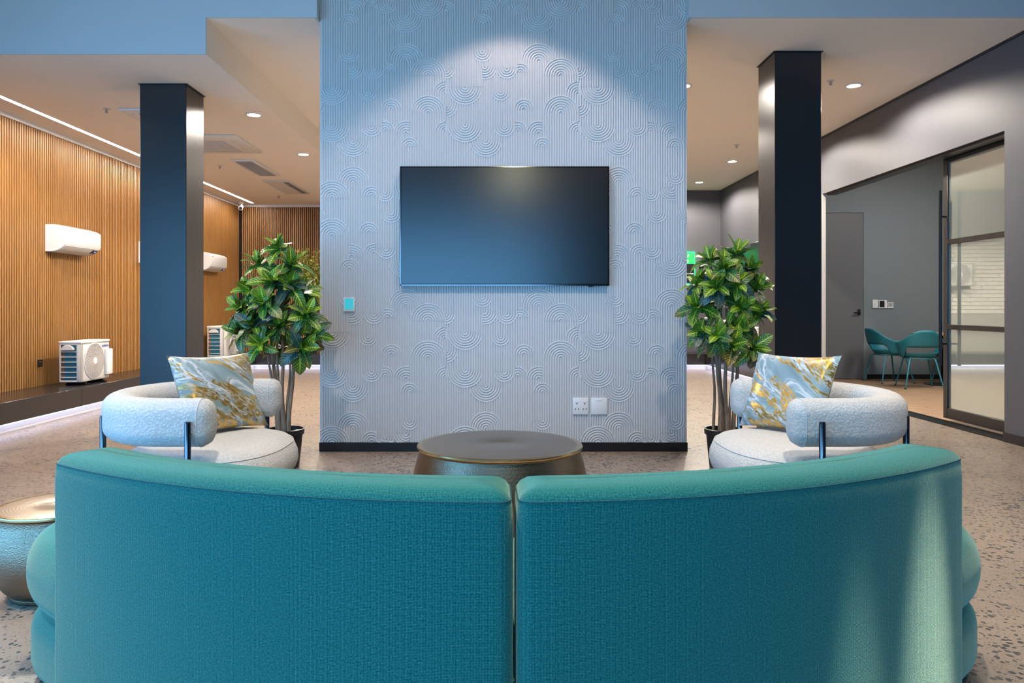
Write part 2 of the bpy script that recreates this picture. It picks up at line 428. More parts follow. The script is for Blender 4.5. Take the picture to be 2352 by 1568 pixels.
# cornice strips over the slats
struct('trim_3', MB().box(XL - .014, 6.3, ZLO - .045, XL + .03, YK, ZLO - .001), 'white_trim', 'white cornice strip above the left wood slats')
struct('trim_4', MB().box(XL + .03, YK - .04, ZLO - .045, -1.55, YK, ZLO - .001), 'white_trim', 'white cornice strip above the back wood slats')
# white brick panel in the middle of the back wall (seen as a reflection in the glass door)
MB().box(-1.5, YK - .004, .285, 2.0, YK + .016, ZHI).obj('mortar_bed', 'mortar', wb)
brick = MB().box(-.108, -.012, -.034, .108, .012, .034).mesh('brick', 'brick_white', bevel=.004, seg=1)
for r in range(19):
    z = 1.06 + r * .078
    xx = -1.36 + (.115 if r % 2 else 0)
    while xx < 1.9:
        link('brick', brick, wb, (xx, YK - .004, z)); xx += .228
# right wall with the sliding door opening
OY0, OY1, OZ = 6.372, 9.965, 2.66
wr = struct('wall_right', MB().box(XR, YB - .1, 0, XR + .14, OY0, ZV).box(XR, OY0, OZ, XR + .14, OY1, ZV).box(XR, OY1, 0, XR + .042, YK + .1, ZV), 'charcoal_paint', 'dark charcoal wall on the right with the sliding door opening')
struct('trim_5', MB().box(XR - .012, YF + .012, ZHI - .022, XR, YK, ZHI), 'black_plastic', 'black shadow gap along the top of the charcoal wall')
struct('baseboard_right', MB().box(XR - .014, 5.0, 0, XR, OY0, .08), 'black_skirting', 'black skirting on the near charcoal wall')
# street side: glazing openings and their piers
struct('wall_front', MB().box(1.1, YB - .15, 0, XR, YB, ZV).box(XL, YB - .15, 2.7, 1.1, YB, ZV), 'charcoal_paint', 'dark wall beside the street glazing')
struct('wall_left_front', MB().box(XL - .15, 3.2, 0, XL - .0141, 5.6, ZV).box(XL - .15, YB, 2.7, XL, 3.2, ZV).box(XL - .15, 5.6, ZLO, XL - .0141, YF, ZV), 'charcoal_paint', 'pier and beam above the left street glazing')
w1 = MB()
for k in range(5): w1.box(XL + k*1.47, YB - .06, 0, XL + k*1.47 + .06, YB, 2.7)
struct('window_1', w1, 'bronze_frame', 'black mullions of the street glazing behind the seats')
w2 = MB()
for k in range(6): w2.box(XL - .06, YB + k*1.43, 0, XL, YB + k*1.43 + .06, 2.7)
struct('window_2', w2, 'bronze_frame', 'black mullions of the street glazing at the left')

# feature wall with raised arch relief
FX0, FX1 = (735 - U0) * YW / F, (1577.5 - U0) * YW / F
wf = struct('wall_center', MB().box(FX0, YW, 0, FX1, YW + .35, ZV), 'feature_paint', 'pale blue-grey feature wall embossed with overlapping arches')
struct('baseboard_center', MB().box(FX0 - .004, YW - .014, 0, FX1 + .004, YW, .071), 'black_skirting', 'glossy black skirting under the feature wall')
def relief():
    PX, PY, K = 1252.0, 2311.0, YW / F / 4.105       # tile period in pattern units, pattern unit -> metre
    p = PX / 54
    caps = [  # kind, cx, extreme y, R, clip x0, clip x1, leg
        ('U',108,985,165),('U',108,1340,165),('U',313,1475,157),('U',450,945,90),('U',490,1285,92),
        ('U',630,125,88),('U',812,305,160),('U',1012,170,162),('U',615,1898,86),('U',682,2097,94),('U',1012,2120,162),
        ('U',512,740,85),('U',300,745,122,275,9e9),('U',1187,740,96,1177,9e9),('U',1190,1105,112,1185,9e9),('U',805,1888,114,-9e9,848),
        ('A',812,415,160),('A',1012,552,164),('A',637,600,84),('A',1012,905,162),('A',673,940,91),('A',612,1150,82),
        ('A',805,1145,114,-9e9,848),('A',1184,770,112,-9e9,1190),('A',1190,1150,96,-9e9,1190),
        ('A',315,1575,160),('A',111,1709,165),('A',111,2065,165),('A',493,1759,90),('A',460,2100,92),('A',512,2300,85),
        ('A',300,2306,122,275,9e9),('A',1187,2325,96,1177,9e9),('A',1190,1945,112,1185,9e9)]
    bodies = [(812,555,1305-160,160),(1012,700,2320,162),(108,1850,3130,165),(313,1735,3629,157),(493,1830,3504,90),
              (1185,2410,2966,96),(612,1230,1815,82),(673,1030,2005,91),(637,690,1030,84)]
    shapes = []
    def snap(cx, R):
        l, r = round((cx - R)/p), round((cx + R)/p); return (l + r)/2*p, (r - l)/2*p
    for cx, y0, y1, R in bodies: shapes.append(('B', *snap(cx, R)[:1], y0, y1, snap(cx, R)[1], -9e9, 9e9))
    halves = [c for c in caps if len(c) > 4]; full = [c for c in caps if len(c) == 4]
    As = sorted([c for c in full if c[0] == 'A'], key=lambda c: c[2]); Us = sorted([c for c in full if c[0] == 'U'], key=lambda c: -c[2])
    for c in halves + [c for c in As + Us if c[3] > 100] + [c for c in As + Us if c[3] <= 100]:
        kd, cx, ye, R = c[:4]; cx, R = snap(cx, R); x0, x1 = (c[4], c[5]) if len(c) > 4 else (-9e9, 9e9)
        leg = 190 if len(c) > 4 else 60
        if kd == 'A': shapes.append(('A', cx, ye + R, ye + R + leg, R, x0, x1))
        else: shapes.append(('U', cx, ye - R - leg, ye - R, R, x0, x1))
    cx, R = snap(278, 88); shapes.append(('S', cx, 135 + R, 580 - R, R, -9e9, 9e9))
    cx, R = snap(847, 91); shapes.append(('S', cx, 1302 + R, 1736 - R, R, -9e9, 9e9))
    def inside(sh, x, y, m=3.0):
        kd, cx, y0, y1, R, x0, x1 = sh
        res = np.zeros(x.shape, bool)
        for ox in (-PX, 0, PX):
            for oy in (-PY, 0, PY):
                X = x - ox; Y = y - oy
                dx = X - cx
                t = (np.abs(dx) < R + m) & (Y >= y0) & (Y <= y1)
                if kd in 'AS': t |= (dx*dx + (Y - y0)**2 < (R + m)**2) & (Y <= y0)
                if kd in 'US': t |= (dx*dx + (Y - y1)**2 < (R + m)**2) & (Y >= y1)
                res |= t & (X > x0) & (X < x1)
        return res
    def disc(sh, x, y, m=3.0):                      # the curved end(s) of a shape
        kd, cx, y0, y1, R, x0, x1 = sh
        res = np.zeros(x.shape, bool)
        for ox in (-PX, 0, PX):
            for oy in (-PY, 0, PY):
                X = x - ox; Y = y - oy; dx = X - cx; t = np.zeros(x.shape, bool)
                if kd in 'AS': t |= (dx*dx + (Y - y0)**2 < (R + m)**2) & (Y < y0)
                if kd in 'US': t |= (dx*dx + (Y - y1)**2 < (R + m)**2) & (Y > y1)
                res |= t & (X > x0) & (X < x1)
        return res
    runs = []
    def collect(xs, ys, keep):
        i = 0
        while i < len(xs):
            if not keep[i]: i += 1; continue
            j = i
            while j + 1 < len(xs) and keep[j + 1]: j += 1
            if j - i >= 1:
                q = [(xs[i], ys[i])]
                for k in range(i + 1, j):
                    if abs((xs[k]-q[-1][0])*(ys[k+1]-q[-1][1]) - (ys[k]-q[-1][1])*(xs[k+1]-q[-1][0])) > .5: q.append((xs[k], ys[k]))
                q.append((xs[j], ys[j])); runs.append(np.array(q))
            i = j + 1
    ys = np.linspace(0, PY, 700)
    for i in range(54):                             # vertical ribs of the common lattice
        xs = np.full_like(ys, i*p); hid = np.zeros(ys.shape, bool)
        for sh in shapes:
            ins = inside(sh, xs, ys); hid[ins] = disc(sh, xs, ys)[ins]
        collect(xs, ys, ~hid)
    for si, (kd, cx, y0, y1, R, x0, x1) in enumerate(shapes):   # nested arcs
        if kd == 'B': continue
        r = R
        while r > 3:
            a = np.linspace(PI, 0, max(7, int(r*PI/9)))
            for cy, sg in ([(y0, 1)] if kd == 'A' else [(y1, -1)] if kd == 'U' else [(y0, 1), (y1, -1)]):
                xs, ya = cx + r*np.cos(a), cy - sg*r*np.sin(a)
                keep = (xs > x0 + 3) & (xs < x1 - 3)
                for sh in shapes[si + 1:]: keep &= ~inside(sh, xs, ya)
                collect(xs, ya, keep)
            r -= p
    mb = MB(); hw, hh = 9.6 * K, .0078
    X00 = (735 - U0) * YW / F
    for run in runs:
        for tx in range(-1, 4):
            for ty in range(-2, 3):
                wx = X00 + (run[:, 0] + tx*PX) * K
                wz = H + V0 * YW / F - (run[:, 1] + ty*PY) * K
                if wx.max() < FX0 + .006 or wx.min() > FX1 - .006 or wz.max() < .075 or wz.min() > ZV: continue
                ok = (wx > FX0 + .006) & (wx < FX1 - .006)
                wz = np.clip(wz, .073, ZV)
                idx = np.where(ok)[0]
                if len(idx) < 2: continue
                for seg in np.split(idx, np.where(np.diff(idx) > 1)[0] + 1):
                    if len(seg) < 2: continue
                    a, b = wx[seg], wz[seg]
                    keepm = np.ones(len(a), bool); keepm[1:] = (np.abs(np.diff(a)) + np.abs(np.diff(b))) > 1e-5
                    a, b = a[keepm], b[keepm]
                    if len(a) < 2: continue
                    tx_, tz_ = np.gradient(a), np.gradient(b); ln = np.hypot(tx_, tz_); ln[ln == 0] = 1
                    nx, nz = -tz_/ln, tx_/ln
                    rings = []
                    for i in range(len(a)):
                        rings.append([(a[i] + o*nx[i], YW - h_, b[i] + o*nz[i]) for o, h_ in ((-hw, -.0005), (-hw*.84, hh*.55), (-hw*.45, hh*.92), (0, hh), (hw*.45, hh*.92), (hw*.84, hh*.55), (hw, -.0005))])
                    mb.loft(rings, closed=False, cap0=False, cap1=False)
    me = bpy.data.meshes.new('relief_ridges'); me.from_pydata(mb.v, [], mb.f); me.materials.append(M['feature_paint'])
    me.polygons.foreach_set('use_smooth', [True]*len(me.polygons))
    o = link('relief_ridges', me, wf); o['kind'] = 'stuff'; o['label'] = 'raised lines forming nested arches'
relief()

# columns
def column(name, x0, x1, y0, y1, z1, label):
    t = thing(name, label, 'column', ((x0+x1)/2, (y0+y1)/2, 0))
    w, d = (x1-x0)/2, (y1-y0)/2
    MB().box(-w, -d, 0, w, d, z1 - .006).obj('shaft', 'column_paint', t, bevel=.004, seg=1)
    MB().box(-w - .012, -d - .012, z1 - .008, w + .012, d + .012, z1 - .001).obj('ceiling_collar', 'column_paint', t)
    MB().box(-w - .012, -d - .012, 0, w + .012, d + .012, .075).obj('skirting', 'black_skirting', t)
    return t
column('square_column', -3.19, -2.776, 6.62, 7.01, ZLO, 'square dark column with blue sheen standing in front of wood slats')
column('square_column', 2.457, 2.871, 6.62, 7.04, ZHI, 'square black column between the potted croton and the meeting room opening')

# display ledges with light strips
LZ, LX, LBY, LRX = .2855, -4.479, 13.72, 3.81
def ledge(name, mb, kick, led, joints, label):
    t = mb.obj(name, 'ledge_black', bevel=.004, seg=1); tag(t, label, 'ledge')
    kick.obj('kick_board', 'kick_white', t); led.obj('light_strip', 'led_cool', t)
    for j in joints: j.obj('panel_joint', 'black_plastic', t)
    return t
jn = [MB().box(LX - .0, yy, .09, LX + .001, yy + .004, LZ - .002) for yy in (6.6, 8.0, 10.2, 12.0)]
ledge('display_ledge', MB().box(XL + .016, 5.9, .085, LX, YK - .035, LZ), MB().box(XL + .016, 5.9, 0, LX - .045, YK - .035, .085), MB().box(LX - .026, 5.95, .074, LX - .008, LBY + .02, .085), jn, 'long dark ledge with glowing underside along the left slat wall')
ledge('display_ledge', MB().box(LX + .002, LBY, .085, LRX - .002, YK - .035, LZ), MB().box(LX - .044, LBY + .045, 0, LRX + .044, YK - .036, .0845), MB().box(LX + .002, LBY + .008, .074, LRX - .002, LBY + .026, .085), [], 'dark ledge with glowing underside across the far back wall')
ledge('display_ledge', MB().box(LRX, 10.25, .085, XR - .003, YK - .035, LZ), MB().box(LRX + .045, 10.25, 0, XR - .003, YK - .035, .085), MB().box(LRX + .008, 10.3, .074, LRX + .026, LBY + .02, .085), [], 'dark ledge with glowing underside along the charcoal right wall')

# linear ceiling light over the slat wall
t = thing('linear_light', 'long thin warm white linear light in the low ceiling', 'ceiling light', (-4.69, 10.1, ZLO))
MB().box(-.034, -4.1, -.006, -.026, 4.1, 0).box(.026, -4.1, -.006, .034, 4.1, 0).obj('profile', 'white_trim', t)
MB().box(-.026, -4.1, -.004, .026, 4.1, -.0005).obj('diffuser', 'led_strip', t)

# downlights
def downlight(px, py, zc, label, power=265):
    d = (zc - H) * F / (V0 - py); p = P(px, py, d)
    t = thing('downlight', label, 'downlight', (p.x, p.y, zc), 0, 'round ceiling downlights')
    MB().lathe([(.085, 0), (.085, -.006), (.066, -.008), (.064, -.003)], n=28, cap0=True, cap1=False).obj('bezel', 'white_trim', t, smooth=True)
    MB().lathe([(.064, -.002), (.064, -.0045)], n=28).obj('lens', 'downlight_lens', t)
    spot('lamp', (0, 0, -.02), power, 164, .4, LED, .06, None, t)
downlight(583, 263, ZLO, 'larger bright downlight in the low ceiling right of the left column')
downlight(697, 354, ZLO, 'smaller bright downlight beside the feature wall above the left croton')
downlight(1961, 196, ZHI, 'brightest downlight right of the black column')
downlight(1682, 370, ZHI, 'downlight left of the black column, middle of the right row')
downlight(1606, 418, ZHI, 'farthest downlight near the dark back wall at right')
downlight(1570, 197, ZHI, 'downlight mostly hidden behind the right edge of the feature wall', 170)

# sprinklers
def sprinkler(px, py, zc, label):
    d = (zc - H) * F / (V0 - py); p = P(px, py, d)
    t = thing('sprinkler', label, 'sprinkler', (p.x, p.y, zc), 0, 'ceiling sprinklers')
    MB().lathe([(.038, -.001), (.036, -.006), (.012, -.008)], n=20).obj('escutcheon', 'offwhite_plastic', t, smooth=True)
    MB().tube([(0,0,-.006),(0,0,-.04)], .006, 8).tube([(-.012,0,-.012),(-.014,0,-.03),(0,0,-.042)], .003, 6).tube([(.012,0,-.012),(.014,0,-.03),(0,0,-.042)], .003, 6).obj('frame', 'grey_plastic', t)
    MB().lathe([(.003,-.040),(.016,-.042),(.016,-.044),(.003,-.046)], n=14).obj('deflector', 'grey_plastic', t)
sprinkler(245, 249, ZLO, 'sprinkler in the low ceiling left of the left column')
sprinkler(505, 380, ZLO, 'sprinkler right of the left column before the slim ceiling grille')
sprinkler(640, 449, ZLO, 'farthest sprinkler near the back slat wall')
sprinkler(1908, 185, ZHI, 'sprinkler beside the brightest downlight right of the black column')
sprinkler(1692, 332, ZHI, 'sprinkler left of the black column')

# ceiling air conditioning cassettes
def cassette(name, x0, x1, y0, y1, kind, label):
    w, d = (x1-x0)/2, (y1-y0)/2
    t = thing(name, label, 'air conditioner', ((x0+x1)/2, (y0+y1)/2, ZLO))
    MB().box(-w, -d, -.022, w, d, -.0005).obj('panel', 'white_plastic' if kind != 'slot' else 'offwhite_plastic', t, bevel=.008, seg=2)
    if kind == 'round':
        q = min(w, d) * .55
        MB().box(-q, -q, -.027, q, q, -.021).obj('grille', 'offwhite_plastic', t, bevel=.003, seg=1)
        g = MB(); n = 15
        for i in range(n):
            a = -q + .02 + (2*q - .04) * i / (n-1)
            g.box(a - .004, -q + .01, -.031, a + .004, q - .01, -.027); g.box(-q + .01, a - .004, -.031, q - .01, a + .004, -.027)
        MB().box(-q + .008, -q + .008, -.0285, q - .008, q - .008, -.0265).obj('filter', 'grey_plastic', t)
        g.obj('grille_bars', 'white_plastic', t)
        for sx, sy, vert in ((1,0,1),(-1,0,1),(0,1,0),(0,-1,0)):
            cx, cy = sx*w*.78, sy*d*.78
            (MB().box(cx - .028, -q, -.026, cx + .028, q, -.022) if vert else MB().box(-q, cy - .028, -.026, q, cy + .028, -.022)).obj('louver', 'white_plastic', t, bevel=.004, seg=1)
            (MB().box(cx*.93 - .004, -q, -.0245, cx*.93 + .004, q, -.0215) if vert else MB().box(-q, cy*.93 - .004, -.0245, q, cy*.93 + .004, -.0215)).obj('air_gap', 'black_plastic', t)
    elif kind == 'grille':
        MB().box(-w + .05, -d + .06, -.025, w - .05, d - .06, -.021).obj('filter', 'grey_plastic', t)
        n = 26
        bar = MB().box(-w + .05, -.004, -.029, w - .05, .004, -.025).mesh('grille_bar', 'grey_plastic')
        for i in range(n): link('grille_bar', bar, t, (0, -d + .07 + (2*d - .14)*i/(n-1), 0))
    else:
        MB().box(-w + .03, -d + .1, -.026, w*.35, d - .1, -.021).obj('intake_panel', 'offwhite_plastic', t, bevel=.003, seg=1)
        MB().box(w*.50, -d + .1, -.024, w*.88, d - .1, -.021).obj('outlet', 'black_plastic', t)
        vane = MB().box(w*.52, -.012, -.03, w*.86, .012, -.024).mesh('vane', 'grey_plastic')
        for i in range(9): link('vane', vane, t, (0, -d + .16 + (2*d - .32)*i/8, 0))
cassette('ceiling_cassette', -3.8, -3.2, 7.43, 8.02, 'round', 'ceiling cassette unit half hidden behind the top of the left column')
cassette('ceiling_cassette', -3.99, -3.02, 8.57, 9.54, 'round', 'large square ceiling cassette unit with central grille')
cassette('ceiling_cassette', -3.605, -3.28, 9.99, 11.19, 'grille', 'slim rectangular ceiling unit with grey grille')
cassette('ceiling_cassette', -3.70, -3.29, 11.63, 12.96, 'slot', 'farthest slim ceiling unit with an open black outlet slot')

# ------------------------------------------------------------------ television and fittings on the feature wall
a, b = P(919, 656, YW), P(1399, 382, YW)
tv_y = YW - .065; sc_ = tv_y / YW
x0, x1, z0, z1 = a.x*sc_, b.x*sc_, H + (a.z-H)*sc_, H + (b.z-H)*sc_
t = thing('television', 'large wall mounted television with a dark blank screen', 'television', ((x0+x1)/2, YW - .03, z0))
w, h = (x1-x0)/2, z1-z0
MB().box(-w, -.035, 0, w, .012, h).obj('housing', 'black_plastic', t, bevel=.004, seg=2)
MB().box(-w*.5, .012, h*.25, w*.5, .017, h*.75).obj('wall_bracket', 'black_metal', t)
MB().box(-w + .012, -.0365, .016, w - .012, -.034, h - .010).obj('screen', 'tv_screen', t)
fr = MB()
fr.box(-w, -.038, h - .008, w, -.034, h).box(-w, -.038, 0, w, -.034, .010).box(-w, -.038, 0, -w + .009, -.034, h).box(w - .009, -.038, 0, w, -.034, h)
fr.obj('bezel', 'dark_chrome', t)
MB().box(w - .165, -.030, -.010, w - .125, -.020, .001).obj('sensor', 'black_plastic', t)

def wall_plate(px0, py0, px1, py1, yw, depth=.012):
    a, b = P(px0, py1, yw), P(px1, py0, yw); return a.x, b.x, a.z, b.z
x0, x1, z0, z1 = wall_plate(790, 682, 816, 715, YW)
t = thing('thermostat', 'small white thermostat with cyan screen on the feature wall', 'thermostat', ((x0+x1)/2, YW - .005, (z0+z1)/2))
w, h = (x1-x0)/2, (z1-z0)/2
MB().box(-w, -.020, -h, w, .004, h).obj('case', 'white_plastic', t, bevel=.004)
MB().box(-w*.78, -.0215, -h*.72, w*.78, -.0195, h*.80).obj('screen', 'screen_cyan', t)
MB().box(-w*.35, -.0215, h*.86, w*.35, -.0195, h*.90).obj('logo', 'logo_grey', t)
x0, x1, z0, z1 = wall_plate(1315.5, 913, 1351.5, 951, YW)
t = thing('wall_socket', 'white double three-pin power socket low on the feature wall', 'socket', ((x0+x1)/2, YW - .005, (z0+z1)/2))
w, h = (x1-x0)/2, (z1-z0)/2
MB().box(-w, -.014, -h, w, .005, h).obj('plate', 'white_plastic', t, bevel=.004)
for sx in (-1, 1):
    MB().box(sx*w*.5 - .016, -.017, h*.42, sx*w*.5 + .016, -.0135, h*.66).obj('rocker_switch', 'white_plastic', t, bevel=.002, seg=1)
    for dx, dz in ((0, .02), (-.012, -.022), (.012, -.022)):
        MB().box(sx*w*.5 + dx - .0035, -.0146, dz - .0045, sx*w*.5 + dx + .0035, -.0138, dz + .0045).obj('pin_hole', 'black_plastic', t)
x0, x1, z0, z1 = wall_plate(1357, 913, 1394, 951, YW)
t = thing('blank_plate', 'plain white blank wall plate right of the power socket', 'wall plate', ((x0+x1)/2, YW - .005, (z0+z1)/2))
w, h = (x1-x0)/2, (z1-z0)/2
MB().box(-w, -.014, -h, w, .005, h).obj('plate', 'white_plastic', t, bevel=.004)
MB().box(-w*.35, -.0150, h*.62, w*.35, -.0135, h*.69).obj('marking', 'logo_grey', t)

# ------------------------------------------------------------------ rounded rectangle rings
def rr(hw, hh, r, nc=8, ns=10):
    r = max(min(r, hw - 1e-4, hh - 1e-4), 1e-4); pts = []
    for cx, cy, a0 in ((hw-r, -(hh-r), -PI/2), (hw-r, hh-r, 0), (-(hw-r), hh-r, PI/2), (-(hw-r), -(hh-r), PI)):
        for i in range(nc + 1):
            a = a0 + PI/2*i/nc; pts.append((cx + r*math.cos(a), cy + r*math.sin(a)))
    out = []; n = len(pts)
    for i in range(n):
        out.append(pts[i])
        if i % (nc + 1) == nc:
            q = pts[(i+1) % n]
            for k in range(1, ns): out.append((pts[i][0] + (q[0]-pts[i][0])*k/ns, pts[i][1] + (q[1]-pts[i][1])*k/ns))
    return out

# ------------------------------------------------------------------ curved sofa
SX, SY, SR = .036, 3.74, 2.08
sofa = thing('curved_sofa', 'curved teal fabric sofa seen from behind', 'sofa', (SX, SY - SR + .1, 0), math.radians(.8))
def sofa_block(a0, a1, r0, r1, rc, prof, ns=26):
    rm = (r0 + r1)/2; s0, s1 = a0*rm, a1*rm; hw, hh = (s1-s0)/2, (r1-r0)/2; sm = (s0+s1)/2
    rings = []
    for ins, z in prof:
        ring = []
        for s_, r_ in rr(max(hw-ins, .01), max(hh-ins, .003), max(rc-ins, .012), 14 if rc > .1 else 7, ns):
            a = (sm + s_)/rm; R = rm + r_
            ring.append((R*math.sin(a), -R*math.cos(a) + SR - .1, z))
        rings.append(ring)
    return MB().loft(rings, uvs=True)
A = math.radians
back_prof = [(.0, .055), (.0, .2), (.0, .45), (.0, .66), (.002, .700), (.006, .716), (.014, .727), (.030, .737), (.050, .7425), (.072, .745), (.088, .7455)]
for sg in (-1, 1):
    a0, a1 = (A(.10), A(39.4)) if sg > 0 else (A(-38.3), A(-.10))
    bk = sofa_block(a0, a1, SR - .19, SR, .035, back_prof).obj('backrest', 'teal_fabric', sofa, smooth=True, angle=60)
    rm, hw, hh = SR - .095, abs(a1 - a0)*(SR - .095)/2, .095
    ring = [((rm + r_)*math.sin((a0 + a1)/2 + s_/rm), -(rm + r_)*math.cos((a0 + a1)/2 + s_/rm) + SR - .1, .7125) for s_, r_ in rr(hw - .0035, hh - .0035, .032, 7, 26)]
    MB().tube(ring + ring[:1], .0016, 5).obj('seam', 'teal_seam', bk)
    c0, c1 = (A(.2), A(54.0)) if sg > 0 else (A(-54.0), A(-.2))
    cu_prof = [(.16, .198)] + [(.11*(1 - math.cos(A(q))**.62), .335 + .118*math.sin(A(q))) for q in range(-84, 85, 8)] + [(.16, .458), (.26, .464), (.36, .467), (.44, .468)]
    cu_ = sofa_block(c0, c1, SR - .98, SR - .01, .30, cu_prof).obj('seat_cushion', 'teal_fabric', sofa, smooth=True, angle=60)
    rm, hw, hh = SR - .495, abs(c1 - c0)*(SR - .495)/2, .485
    ring = [((rm + r_)*math.sin((c0 + c1)/2 + s_/rm), -(rm + r_)*math.cos((c0 + c1)/2 + s_/rm) + SR - .1, .418) for s_, r_ in rr(hw - .030, hh - .030, .270, 14, 26)]
    MB().tube(ring + ring[:1], .0020, 5).obj('seam', 'teal_seam', cu_)
sofa_block(A(-53.6), A(54.0), SR - .95, SR - .02, .30, [(.05, .03), (.02, .036), (.006, .048), (.0, .07), (.0, .12), (.0, .16), (.005, .185), (.018, .205), (.04, .218), (.08, .224), (.12, .225)], 40).obj('base', 'teal_fabric', sofa, smooth=True, angle=60)
for a in (-38, -14, 14, 38):
    for R in (SR - .15, SR - .82):
        MB().lathe([(.028, 0), (.03, .034)], R*math.sin(A(a)), -R*math.cos(A(a)) + SR - .1, 14).obj('foot', 'black_plastic', sofa)

# globe pendant over the sofa, above the frame: its glow shows on the television
t = thing('pendant_lamp', 'round warm pendant lamp above the sofa, seen as a glow in the television', 'lamp', (.22, 1.45, 2.9))
MB().lathe([(.01, 0)] + [(.13*math.sin(PI*k/14), .13 - .13*math.cos(PI*k/14)) for k in range(1, 14)] + [(.01, .26)], n=28).obj('globe', 'pendant_glass', t, smooth=True)
MB().tube([(0, 0, .255), (0, 0, ZV - 2.9)], .004, 6).obj('cord', 'black_plastic', t)
MB().lathe([(.05, ZV - 2.93), (.05, ZV - 2.9)], n=20).obj('canopy', 'black_plastic', t)

# ------------------------------------------------------------------ boucle armchairs
def armchair(name, label):
    # built at the left chair's place, open side towards +X, origin under the seat
    t = thing(name, label, 'armchair', (-1.43, 3.69, 0), 0, 'pair of white boucle armchairs')
    # bolster: stadium section swept along a C
    path = []
    for k in range(6): path.append((.14 - .165*k/5, -.445))
    for k in range(1, 30):
        a = -PI/2 - PI*k/30; path.append((-.025 + .355*math.cos(a), .445*math.sin(a)))
    for k in range(6): path.append((-.025 + .195*k/5, .445))
    n = len(path); pts = [Vector((p[0], p[1], 0)) for p in path]
    def sec(c, nrm, sc):
        ring = []
        hw, hh, r = .078*sc[0], .104*sc[1], .066*min(sc)
        for u, v in rr(hw, hh, r, 6, 3): ring.append((c.x + nrm.x*u, c.y + nrm.y*u, .648 + v))
        return ring
    rings = []
    t0 = (pts[0] - pts[1]).normalized(); t1 = (pts[-1] - pts[-2]).normalized()
    def nrm(i):
        tg = (pts[min(i+1, n-1)] - pts[max(i-1, 0)]).normalized(); return Vector((tg.y, -tg.x, 0))
    ends = [(.052, .05), (.050, .35), (.045, .58), (.034, .80), (.018, .93)]
    for d, s_ in ends: rings.append(sec(pts[0] + t0*d, nrm(0), (s_, s_**.7)))
    for i in range(n): rings.append(sec(pts[i], nrm(i), (1, 1)))
    for d, s_ in ends[::-1]: rings.append(sec(pts[-1] + t1*d, nrm(n-1), (s_, s_**.7)))
    bol = MB().loft(rings).obj('backrest', 'boucle', t, smooth=True, angle=70)
    # end seam loops
    for e in (0, n-1):
        ring = sec(pts[e] + (t0 if e == 0 else t1)*.004, nrm(e), (1.004, 1.004)); MB().tube(ring + ring[:1], .0018, 5).obj('seam', 'boucle_seam', bol)
    # seat
    def D(ins):
        out = []
        for k in range(64):
            a = 2*PI*k/64; c, s = math.cos(a), math.sin(a); e = 2/2.5
            rx = (.405 if c > 0 else .36) - ins; ry = .475 - ins
            out.append((.0 + rx*math.copysign(abs(c)**e, c), ry*math.copysign(abs(s)**e, s)))
        return out
    prof = [(.16, .30), (.05, .305), (.012, .33), (.0, .37), (.004, .41), (.022, .455), (.05, .48), (.10, .494), (.2, .502), (.3, .505), (.36, .5055)]
    st = MB().loft([[(x, y, z) for x, y in D(ins)] for ins, z in prof]).obj('seat', 'boucle', t, smooth=True, angle=70)
    ring = [(x, y, .462) for x, y in D(.026)]; MB().tube(ring + ring[:1], .002, 5).obj('seam', 'boucle_seam', st)
    ring0 = [(x, y, .255) for x, y in D(.12)]; ring1 = [(x, y, .302) for x, y in D(.10)]
    MB().loft([ring0, ring1]).obj('seat_frame', 'black_metal', t)
    for lx, ly, zt in ((.115, -.541, .665), (-.355, -.330, .66), (-.355, .330, .66), (.115, .541, .665)):
        lg = MB().lathe([(.0135, 0), (.0135, zt - .006), (.010, zt)], lx, ly, 14).obj('leg', 'dark_chrome', t, smooth=True)
        dx, dy = (-lx*.25, -ly*.25)
        MB().tube([(lx, ly, .27), (lx*.70, ly*.70, .275)], .011, 8).obj('bracket', 'dark_chrome', lg)
    return t
arm_l = armchair('boucle_armchair', 'white boucle armchair left of the table with chrome legs')
arm_r = copy_tree(arm_l); arm_r.rotation_euler = (0, 0, PI); arm_r.location = (1.485, 3.69, 0)
arm_r['label'] = 'white boucle armchair on the right, near the meeting room opening'

# cushions
def cushion(name, label, W, Hh, T, seed, loc, right, up):
    n = 22; top = []; r_ = random.Random(seed)
    def pt(i, j, s):
        u, v = 2*i/n - 1, 2*j/n - 1
        e = (1 - abs(u)**3.2)*(1 - abs(v)**3.2)
        pinch_x = 1 - .085*(1 - abs(v)**2.2); pinch_z = 1 - .085*(1 - abs(u)**2.2)
        bulge = T*(e**.42 if e > 0 else 0)*(.86 + .14*math.cos(2.2*u + seed)*math.cos(1.7*v))
        return (u*W/2*(pinch_x if abs(u) > .0 else 1), s*bulge/2, v*Hh/2*pinch_z)
    mb = MB()
    for s in (-1, 1):
        vs_ = [pt(i, j, s) for j in range(n+1) for i in range(n+1)]
        fs = [(j*(n+1)+i, j*(n+1)+i+1, (j+1)*(n+1)+i+1, (j+1)*(n+1)+i) for j in range(n) for i in range(n)]
        mb.add(vs_, fs)
    o = mb.obj(name, 'marble_print', smooth=True, angle=80)
    X = Vector(right).normalized(); Z = Vector(up); Z = (Z - X*Z.dot(X)).normalized(); Y = Z.cross(X)
    o.matrix_world = Matrix(((X.x, Y.x, Z.x, loc[0]), (X.y, Y.y, Z.y, loc[1]), (X.z, Y.z, Z.z, loc[2]), (0,0,0,1)))
    tag(o, label, 'cushion', 'marbled gold cushions'); return o
TL, TR, BR = Vector((-1.65, 3.74, .875)), Vector((-1.40, 4.17, .865)), Vector((-1.285, 4.09, .53))
BL = BR + (TL - TR)
cushion('throw_cushion', 'blue-grey marbled cushion with gold foil on the left armchair', .52, .43, .15, 1, (TL+TR+BR+BL)/4, TR-TL, TL-BL)
mir = lambda v: Vector((-v.x + .055, v.y, v.z))
